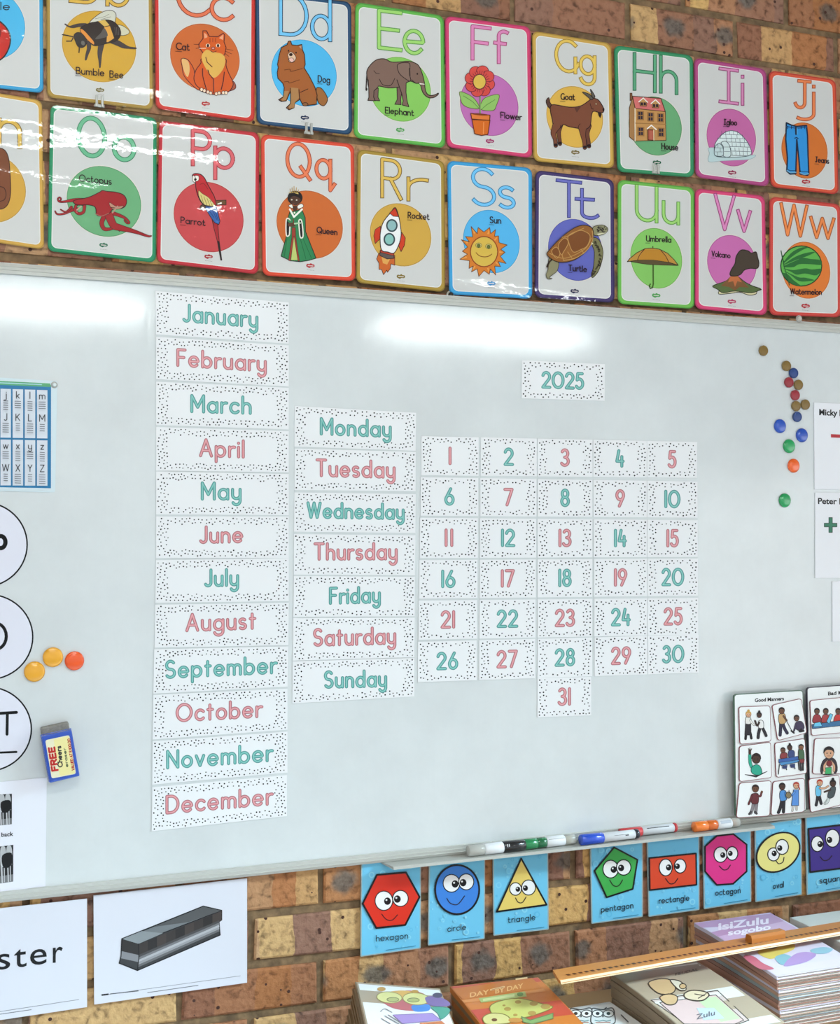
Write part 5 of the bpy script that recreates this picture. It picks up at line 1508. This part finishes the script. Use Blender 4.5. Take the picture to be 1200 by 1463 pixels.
shape_card((1078.3, 1178, 1145, 1169, 1145.7, 1278.3, 1079.3, 1289), 'light blue card with a yellow smiling oval', Z7, 'oval', (914, 360), (958, 352), lambda d: d.ell(935, 203, 100, 76, 'eee48c', (7, K), -36, 0, 44),
           [(915, 212, 25, 28, 918, 208, 11), (952, 180, 27, 32, 942, 185, 11)], '925 238 937 252 955 245 960 225', 24)
shape_card((1150.7, 1167.3, 1217, 1158.5, 1218, 1269, 1152.7, 1279), 'light blue card with a purple smiling square, rightmost of the shape cards', Z7, 'square', (1114, 336), (1214, 323), lambda d: d.poly('1065 103 1222 84 1222 270 1072 288', '43328a', (8, K)),
           [(1103, 167, 26, 33, 1115, 168, 12), (1168, 143, 30, 38, 1155, 150, 12)], '1115 222 1130 238 1150 235 1165 218', 24)

# ================================================================== markers on the tray
def tray_axis(px, py, r_):
    """point on the viewing ray at the height a marker of radius r_ lies on the tray"""
    v = ray(px, py)
    z = TZ(1.4) + .0004 + r_
    t = (z - CAM.z) / v.z
    p = CAM + v * t
    return p
def marker(p0, p1, r_, depth, segs, label, extra=None):
    r_ *= 1.10
    """segs = [(t0, t1, radius factor, material, part name)] along the axis"""
    a, b = at(*p0, depth), at(*p1, depth)
    a = Vector((a.x, -depth, 0)); b = Vector((b.x, -depth + .004, 0))
    for q in (a, b): q.z = TZ(q.x) + .0004 + r_
    e = empty('marker_pen', (a + b) / 2); tag(e, label, 'marker', 'marker pens on the pen tray')
    L = (b - a).length
    for t0, t1, f, m, nm in segs:
        k = MB(); s0, s1 = t0 * L, t1 * L; bv = min(.0015, (s1 - s0) * .2)
        k.lathe(a, b, [(s0, r_ * f * .86), (s0 + bv, r_ * f), (s1 - bv, r_ * f), (s1, r_ * f * .9)], m, 28)
        k.build(nm, e, smooth=True)
    return e, a, b, r_
WL = mat('e6e7ea', 'lam')
def pl(c): return mat(c, 'plastic')
def pen_print(e, a, b, r_, rows):
    """short print lines wrapped on the barrel side that faces the room"""
    k = MB(); d = (b - a); L = d.length; d.normalize()
    w = d.orthogonal(); u = Vector((0, -1, 0)); u = (u - d * u.dot(d)).normalized(); up_ = d.cross(u)
    if up_.z < 0: up_ = -up_
    for t0, t1, a0, a1, m in rows:
        vs = []
        for i in range(7):
            an = radians(a0 + (a1 - a0) * i / 6)
            o = u * cos(an) + up_ * sin(an)
            vs += [a + d * L * t0 + o * (r_ * 1.012), a + d * L * t1 + o * (r_ * 1.012)]
        k.add(vs, [(2 * i, 2 * i + 1, 2 * i + 3, 2 * i + 2) for i in range(6)], m)
    k.build('print', e)
BK = mat('1b1a1e', 'lam')
m1 = marker((668, 1213), (750, 1206), .0110, .042, [(0, .28, 1.0, CLEAR, 'cap'), (.05, .30, .55, mat('a09a90', 'lam'), 'tip'), (.28, .61, 1.02, WL, 'barrel'), (.61, 1.0, 1.0, pl('1a191d'), 'end')], 'black marker with a clear cap, leftmost on the pen tray')
pen_print(*m1, [(.40, .58, 25, 40, BK), (.33, .40, 28, 36, BK), (.42, .56, 48, 60, BK), (.66, .67, 10, 40, WL), (.69, .70, 10, 40, WL)])
m2 = marker((745, 1208), (821.5, 1196.5), .0108, .036, [(0, .28, 1.0, pl('17814a'), 'cap'), (.28, .45, .96, pl('12683c'), 'collar'), (.45, .80, 1.0, WL, 'barrel'), (.80, 1.0, .92, CLEAR, 'end'), (.82, .92, .5, mat('b8a870', 'lam'), 'plug')], 'green marker with a white label, beside the black marker on the tray')
pen_print(*m2, [(.48, .78, 36, 39, BK)])
m3 = marker((829, 1197.5), (912.5, 1196), .0106, .047, [(0, .38, 1.03, pl('2450c8'), 'cap'), (.38, .93, .9, mat('d4d6da', 'lam'), 'barrel'), (.93, 1.0, .92, pl('1d2434'), 'end')], 'blue capped silver marker at the front of the tray')
pen_print(m3[0], m3[1], m3[2], m3[3] * .9, [(.55, .80, 20, 24, BK), (.74, .80, 5, 16, BK)])
m4 = marker((885, 1190), (966.5, 1187), .0100, .024, [(0, .38, 1.03, pl('d0343a'), 'cap'), (.38, .95, .92, mat('d2d4d8', 'lam'), 'barrel'), (.95, 1.0, .98, pl('d0343a'), 'end')], 'red capped silver marker behind the blue one on the tray')
pen_print(m4[0], m4[1], m4[2], m4[3] * .92, [(.45, .85, 36, 46, BK)])
m5 = marker((990.8, 1186), (1056, 1175), .0108, .038, [(0, .29, 1.0, pl('f07a22'), 'cap'), (.29, .50, .96, pl('e0691c'), 'collar'), (.50, .82, 1.0, WL, 'barrel'), (.82, 1.0, .92, CLEAR, 'end'), (.84, .93, .5, mat('d08a50', 'lam'), 'plug')], 'orange marker with a white label, rightmost on the tray')
pen_print(*m5, [(.55, .78, 15, 50, mat('b9bec8', 'lam'))])

# ================================================================== low table with the book stacks
TABLE_Z = 0.47
wood = plain_mat('table_wood', '8f6f4e', 0.5, 6.0, '7d5f42')
tb = empty('low_table', (1.65, -0.42, 0)); tag(tb, 'low wooden table against the brick wall carrying the book stacks', 'table')
b = MB(); b.box(.72, 2.60, -.80, -.012, TABLE_Z - .03, TABLE_Z, wood, .004); b.build('tabletop', tb)
for x in (.80, 2.48):
    for y in (-.74, -.09):
        b = MB(); b.box(x, x + .05, y, y + .05, 0, TABLE_Z - .03, wood, .004); b.build('leg', tb)

def zat(px, py, z):
    v = ray(px, py); t = (z - CAM.z) / v.z
    return CAM + v * t

def book(bl, head_deg, w, l, z0, z1, drop0, drop1, roll0, roll1, cover, label, group, page='e4e0d6', spine=None):
    """bl back-left corner; z0/z1 underside/top heights at the back-left corner; drop = how far the near end sags"""
    h = radians(head_deg)
    ux = Vector((cos(h), sin(h), 0)); uy = Vector((sin(h), -cos(h), 0))
    base = Vector((bl[0], bl[1], 0))
    def pt(s, t, z, dr, ro): return base + ux * s + uy * t + Vector((0, 0, z - dr * (t / l) ** 1.4 - ro * (s / w)))
    th = z1 - z0
    ct = min(.0010, th * .16)
    n = 6
    def sheet(m, s0, s1, t0, t1, za, zb, fa, fb):
        vs = []
        for i in range(n + 1):
            t = t0 + (t1 - t0) * i / n
            for s, z, f in ((s0, za, fa), (s1, za, fa), (s1, zb, fb), (s0, zb, fb)):
                dr = drop0 + (drop1 - drop0) * f; ro = roll0 + (roll1 - roll0) * f
                vs.append(pt(s, t, z, dr, ro))
        fs = []
        for i in range(n):
            for k in range(4):
                fs.append((4 * i + k, 4 * i + (k + 1) % 4, 4 * i + 4 + (k + 1) % 4, 4 * i + 4 + k))
        fs += [(3, 2, 1, 0), tuple(4 * n + k for k in range(4))]
        m.add(vs, fs, mat_now[0])
    e = empty('exercise_book', pt(w / 2, l / 2, z0, drop0, roll0)); tag(e, label, 'book', group)
    mat_now = [mat(cover, 'lam')]
    c = MB()
    sheet(c, 0, w, 0, l, z0, z0 + ct, 0, .15)
    sheet(c, 0, w, 0, l, z1 - ct, z1, .85, 1)
    mat_now[0] = mat(spine or cover, 'lam')
    sheet(c, -.0008, .0022, 0, l, z0, z1, 0, 1)
    c.build('cover', e)
    p = MB(); mat_now[0] = mat(page, 'paper')
    k = 3
    for i in range(k):
        za = z0 + ct + (th - 2 * ct) * i / k; zb_ = z0 + ct + (th - 2 * ct) * (i + .8) / k
        ins = .0025 + .0012 * ((i * 2) % 3)
        sheet(p, .0022, w - ins, .002, l - ins, za, zb_, .15 + .7 * i / k, .15 + .7 * (i + .8) / k)
    p.build('pages', e)
    def top(px, py, off):
        # plane through the back edge and the sagging near end
        v = ray(px, py); t = (z1 - CAM.z) / v.z
        for _ in range(12):
            q = CAM + v * t - base
            tt = max(0, min(1.1, q.dot(uy) / l)); ss = q.dot(ux) / w
            z = z1 - drop1 * tt ** 1.4 - roll1 * ss + off
            t = (z - CAM.z) / v.z
        return CAM + v * t
    return e, top, lambda s, t: pt(s * w, t * l, z1 + .0004, drop1, roll1)

def stack(bl, head_deg, w, l, ztop, n, drop, roll, covers, labels, group, fan=(0, 0), seed=1, spine=None, page='e4e0d6'):
    rnd = random.Random(seed); th = (ztop - TABLE_Z) / n; res = None
    for i in range(n):
        f0, f1 = i / n, (i + 1) / n
        j = (n - 1 - i)
        o = (bl[0] + fan[0] * j + (rnd.uniform(-.002, .002) if j else 0), bl[1] + fan[1] * j + (rnd.uniform(-.002, .002) if j else 0))
        res = book(o, head_deg + (rnd.uniform(-.3, .3) if j else 0), w, l, TABLE_Z + i * th + .0003, TABLE_Z + (i + 1) * th - .0005, drop * f0, drop * f1, roll * f0, roll * f1,
                   covers[i % len(covers)] if j else covers[-1], labels[1] if j else labels[0], group, page, spine)
    return res

def proj(p):
    d = Vector(p) - CAM
    x, y, z = d.dot(R_), d.dot(F_), d.dot(U_)
    return 600 + FPX * x / y, 731.5 - FPX * z / y

def cover_base(d, corner, s0, t0, s1, t1, col):
    pts = [corner(s, t) for s, t in ((s0, t0), (s1, t0), (s1, (t0 + t1) / 2), (s1, t1), (s0, t1), (s0, (t0 + t1) / 2))]
    q = [proj(p) for p in pts]
    d.poly([((x - d.xf[0]) * d.xf[2], (y - d.xf[1]) * d.xf[2]) for x, y in q], col)

def cover_art(res, name, draw, xf, finish='lam'):
    e, top, corner = res
    a = Art(.0003, finish, xf, top)
    draw(a, corner)
    return a.done(name, e)

# far right, isiZulu stack
Bfar = stack((1.905, -.10), 2, .21, .297, .612, 10, .02, 0, ['b9a898', 'c8bfb4', 'd9d6cf'], ('exercise book with a pale grey cover on top of the far right stack', 'exercise book inside the far right stack, partly under the wooden ruler'), 'books in the far right stack', (0.002, -.0006), 3)
Bisi = stack((1.655, -.08), 1.4, .211, .30, .62, 16, .030, 0, ['b98a78', 'c08f80', 'a8847a', '9fa8ae', 'c39c88', 'd9cfe0'], ('exercise book with a lilac cover titled isiZulu sogobo on the tall stack', 'exercise book inside the tall stack under the lilac titled cover'), 'books in the tall stack', (.0012, .0008), 5, None, 'e9e6e0')
def art_isi(d, c):
    W_ = lambda col, pts: d.blob(pts, col)
    cover_base(d, c, .005, .005, .99, .985, 'dccfe2')
    d.poly('160 195 700 118 800 180 330 290', 'bd94b8'); d.poly('330 290 800 180 890 232 420 350', 'd0b0cf')
    type_text(d, 'isiZulu', (330, 245), (690, 195), 50, 'f0e4f0', .03); type_text(d, 'sogobo', (400, 282), (705, 238), 38, 'f4ecf4', .03)
    W_('e0c86a', '610 400 720 360 860 340 870 380 780 420 700 450'); W_('6a5a6a', '660 372 720 355 760 360 720 378'); W_('c4687a', '510 430 580 430 650 480 730 520 640 525 560 480')
    W_('86b4c0', '735 440 800 415 860 440 850 480 780 490'); W_('8fb8c8', '990 385 1080 365 1150 380 1100 410 1020 410'); W_('b090c4', '870 420 960 400 1030 420 960 470 800 500')
cover_art(Bisi, 'cover_print', art_isi, (960, 1280, 5))
Bzul = stack((1.352, -.235), 2.2, .214, .295, .587, 10, .032, 0, ['8d7c68', 'a39380', '9a8872', 'ac9a84'], ('exercise book with a pale cover of a cartoon figure over a framed title', 'exercise book inside the stack under the cartoon figure cover'), 'books in the middle right stack', (-.0004, -.001), 8, '8d7a64')
def art_zul(d, c):
    O = '3f362e'
    cover_base(d, c, .04, .03, .97, .98, 'd9d8d2'); d.poly('405 210 860 130 885 175 455 250', 'a89c8a')
    d.poly('600 355 980 300 1160 470 1100 492 800 492', 'c9b6b0', (5, O)); d.poly('650 370 970 325 1130 470 1080 492 790 492', 'd0b4b0', (4, O)); d.poly('860 350 970 335 1110 460 1000 480', 'b9c8a0'); d.poly('860 400 960 400 1020 460 900 470', 'b8c4cc')
    d.blob('585 260 640 235 710 240 740 290 710 320 640 315', 'c8a77c', (6, O)); d.blob('650 340 700 320 750 335 740 375 690 380', 'c8a77c', (6, O)); d.blob('710 240 760 245 790 270 800 295 770 300 740 280', 'd8cdb8', (6, O))
    d.ell(782, 276, 19, 15, 'c8a77c', (5, O)); d.blob('790 320 830 300 900 305 932 325 900 355 850 358 800 345', 'd6c4a4', (7, O)); d.line('850 320 905 330', 5, O); d.line('870 345 915 318', 5, O)
    type_text(d, 'FEUDAL', (740, 215), (870, 185), 14, '4a4238', .01); type_text(d, 'Zulu', (860, 465), (965, 440), 28, '6a6a70', .01)
cover_art(Bzul, 'cover_print', art_zul, (780, 1340, 4))
powl = zat(806, 1441, .535)
Bowl = stack((powl.x, powl.y), 1.5, .108, .19, .535, 4, .006, 0, ['8a7556', '9a8468', 'e2e2e0'], ('exercise book with a black and white owl drawing on the cover', 'exercise book under the owl drawing cover'), 'books under the owl cover', (0, .012), 4, '9a8468')
def art_owl(d, c):
    O = '2a282c'
    cover_base(d, c, .02, .03, .98, .98, 'e6e6e4')
    for x, y in ((200, 432), (325, 432)):
        d.blob([(x - 62, y - 10), (x - 55, y - 30), (x, y - 22), (x + 52, y - 32), (x + 66, y), (x + 60, y + 60), (x - 60, y + 60)], 'dadad8', (6, O))
        for s in (-30, 32):
            d.ell(x + s, y, 30, 20, 'f2f2f0', (5, O)); d.ell(x + s, y, 11, 9, O)
        d.line([(x - 5, y + 8), (x, y + 20), (x + 6, y + 8)], 5, O); d.line([(x - 45, y + 38), (x - 20, y + 44), (x, y + 38), (x + 20, y + 44), (x + 45, y + 38)], 5, '5a8a8c'); d.line([(x - 40, y + 52), (x + 42, y + 50)], 5, 'b06a5a')
    d.line('330 410 345 398', 6, O); d.line('430 440 470 480', 6, O)
cover_art(Bowl, 'cover_print', art_owl, (780, 1340, 4))
Bday = stack((1.022, -.145), -4, .196, .297, .572, 8, .02, 0, ['9c8262', 'a88c6a', 'cf7a38'], ('exercise book with an orange cover reading DAY BY DAY with cheese', 'exercise book under the orange cheese cover'), 'books under the orange cover', (.001, 0), 6)
def art_day(d, c):
    cover_base(d, c, .01, .01, .99, .98, 'c8533f'); d.poly('625 290 1080 228 1135 285 685 352', 'c8742f'); d.poly('680 355 1145 290 1160 305 692 372', 'd98a4a')
    d.line('845 297 920 280', 9, 'e6c08a'); d.line('990 236 1050 228', 9, 'e6c08a'); d.line('848 297 918 281', 4, 'b56a3a')
    type_text(d, 'DAY', (725, 340), (835, 320), 26, 'e8b070', .02); type_text(d, 'BY DAY', (870, 318), (1030, 285), 26, 'e8b070', .02)
    d.poly('775 345 1040 305 1050 335 790 370', 'a9b06a'); d.line('800 355 980 328', 14, 'c6c88a', cap=False); d.ell(1012, 322, 18, 12, '6f8a4a')
    d.blob('840 410 870 370 1000 345 1150 380 1195 400 1060 450 900 470', 'c7c26a', (5, '8a7a3c'))
    for x, y, q in ((940, 406, 20), (1090, 375, 24), (1000, 366, 18), (1158, 392, 28), (1080, 430, 24), (985, 440, 13), (920, 385, 9)): d.ell(x, y, q, q * .55, 'b39048')
    d.blob('800 455 850 430 930 440 960 480 900 492 820 492', 'd5c884', (5, '8a7a3c')); d.poly('1020 450 1070 470 1200 430 1200 460 1080 492 1030 480', '86a060', (5, '6a7a4c')); d.ell(865, 468, 16, 9, '7a4a2c'); d.ell(985, 470, 40, 14, 'c88a48')
cover_art(Bday, 'cover_print', art_day, (490, 1340, 4))
Bbear = stack((.833, -.088), -13, .177, .297, .586, 9, .012, .022, ['8a7458', '9a8266', '80694e', 'b09c84'], ('exercise book with a white cover of a coloured cartoon bear, leftmost stack', 'exercise book fanned out under the white bear cover, leftmost stack'), 'books in the leftmost stack', (-.0040, -.0010), 2, '8f775a', 'a8957a')
def art_bear(d, c):
    cover_base(d, c, .03, .035, .985, .98, 'ebe9e8')
    d.blob('290 350 420 300 540 330 540 410 420 415 330 395', 'c26a6c'); d.blob('455 385 550 380 550 415 470 420', '5a8ad0')
    d.blob('320 310 400 300 470 312 520 330 420 345 330 335', 'e0ae5c')
    for x, y, rx, ry in ((325, 340, 72, 32), (478, 348, 76, 34)): d.ell(x, y, rx, ry, 'ddd690', (4, 'a09058'), 4)
    d.ell(345, 352, 34, 12, 'b8b878', (3, '6a6a48')); d.ell(462, 355, 34, 12, 'b8b878', (3, '6a6a48')); d.ell(280, 292, 24, 12, 'c89a50'); d.ell(470, 306, 22, 9, 'c89a50')
    d.blob('530 340 600 335 665 365 660 390 560 385', '8a6fa0'); d.ell(600, 328, 28, 15, '5f5468'); d.blob('565 395 660 400 665 430 620 465 600 430', '5fa088', (3, '4a8070'))
    d.poly('345 440 570 430 620 470 400 490', 'a98cc4', (3, '7a6494')); d.line('300 445 380 492', 5, '8a8488'); d.line('320 440 395 488', 5, '8a8488')
    d.line('275 420 300 405 340 425', 4, '8a8488', smooth=True); d.line('280 460 330 490', 4, '8a8488'); d.poly('500 485 625 475 645 492 500 492', 'd07a4a')
cover_art(Bbear, 'cover_print', art_bear, (475, 1340, 4))

# ------------------------------------------------------------------ wooden chalkboard ruler lying across the stacks
RZ = 0.6235
def ruler():
    bl, fl, br, fr = zat(795, 1384.5, RZ), zat(808, 1400.5, RZ), zat(1200, 1317, RZ), zat(1200, 1331.5, RZ)
    d = ((br - bl) + (fr - fl)).normalized()
    L = 1.02
    w = Vector((d.y, -d.x, 0))
    wd_ = ((fl - bl).dot(w) + (fr - br).dot(w)) / 2
    o = (bl + (fl - w * wd_)) / 2
    lead = (fl - bl).dot(d)
    e = empty('wooden_ruler', o + d * L / 2); tag(e, 'long orange wooden ruler with a handle lying across the book stacks', 'ruler')
    wm = plain_mat('ruler_wood', 'c98544', 0.42, 9.0, 'bb7636')
    th = .007
    def pr(s, t, z): return o + d * s + w * t + Vector((0, 0, z))
    vs = []
    for s0, z0, z1 in ((0, -th, 0), (L, -th, 0)):
        s1 = s0 + (lead if s0 == 0 else 0)
        vs += [pr(s0, 0, z0), pr(s1, wd_ * .86, z0), pr(s1 + .002, wd_, z0), pr(s1 + .002, wd_, z0 + .0025), pr(s1, wd_ * .86, z1), pr(s0, 0, z1)]
    k = MB(); k.add(vs, [(i, (i + 1) % 6, 6 + (i + 1) % 6, 6 + i) for i in range(6)] + [(5, 4, 3, 2, 1, 0), tuple(range(6, 12))], wm); k.build('blade', e)
    k = MB(); em = mat('d9b98c', 'lam')
    k.add([pr(lead, wd_ * .95, -.0002), pr(L, wd_ * .95, -.0002), pr(L, wd_ + .0008, -.0066), pr(lead, wd_ + .0008, -.0066), pr(lead, wd_ + .0008, -.0074), pr(L, wd_ + .0008, -.0074)], [(3, 2, 1, 0), (4, 5, 2, 3)], em)
    k.build('bevelled_edge', e)
    k = MB(); dk = mat('5a2f18', 'lam')
    s = .02
    while s < L - .02:
        k.add([pr(s + lead * .6, wd_ * .56, .0003), pr(s + lead * .6 + .008, wd_ * .56, .0003), pr(s + lead * .6 + .008, wd_ * .70, .0003), pr(s + lead * .6, wd_ * .70, .0003)], [(3, 2, 1, 0)], dk); s += .0145
    k.build('scale_marks', e)
    hp = zat(1062, 1343, RZ); hs = (hp - o).dot(d)
    hm = mat('b9702f', 'lam'); k = MB(); n = 8
    vs = []
    for ss in (hs, hs + .094):
        vs += [pr(ss, wd_ * .30 + wd_ * .36 * (1 - cos(pi * i / n)) / 2, .016 * min(1, sin(pi * i / n) * 1.5)) for i in range(n + 1)]
    k.add(vs, [(i + 1, i, n + 1 + i, n + 2 + i) for i in range(n)] + [tuple(range(n + 1)), tuple(range(2 * n + 1, n, -1))], hm); k.build('handle', e)
ruler()

# ================================================================== small fixings
def ring_hook(px, py, off, rp, hexcol, label, cat, clear=True):
    c = at(px, py, off); R = radius_m(px, py, rp)
    e = empty('wall_hook' if clear else 'screw', c); tag(e, label, cat)
    m = CLEAR if clear else mat(hexcol, 'metal')
    b = MB(); b.lathe(c, c + Vector((0, -1, 0)), [(0, R), (.002, R), (.003, R * .9)], m, 24); b.build('base', e)
    t = MB(); t.lathe(c, c + Vector((0, -1, 0)), [(.003, R * .62), (.006, R * .58), (.008, R * .35)], mat(hexcol, 'plastic') if clear else mat('3a342e', 'metal'), 20); t.build('hook' if clear else 'head', e)
ring_hook(643, 421.5, .003, 6.2, 'b9b4a8', 'metal screw with washer on the brick beside the blue sun poster', 'screw', False)
ring_hook(1141, 455.5, .021, 5.0, 'cfc6bc', 'clear plastic hook on the board frame under the watermelon poster', 'hook')
ring_hook(77.5, 550, .014, 4.6, 'dfe6e6', 'clear plastic hook at the corner of the alphabet chart', 'hook')
def tack(px, py, label):
    c = at(px, py, .0095)
    b = MB(); b.box(c.x - .008, c.x - .003, c.y - .004, c.y + .002, c.z - .012, c.z + .012, CLEAR, .001); b.box(c.x + .003, c.x + .008, c.y - .004, c.y + .002, c.z - .012, c.z + .012, CLEAR, .001); b.box(c.x - .010, c.x + .010, c.y - .002, c.y + .002, c.z - .012, c.z - .006, CLEAR, .001)
    o = b.build('wall_clip', None, c); tag(o, label, 'clip')
tack(937, 241, 'clear plastic clip at the bottom of the house poster')
tack(441, 184, 'clear plastic clip at the bottom of the dog poster')
tack(142, 145, 'clear plastic clip at the bottom of the bumble bee poster')
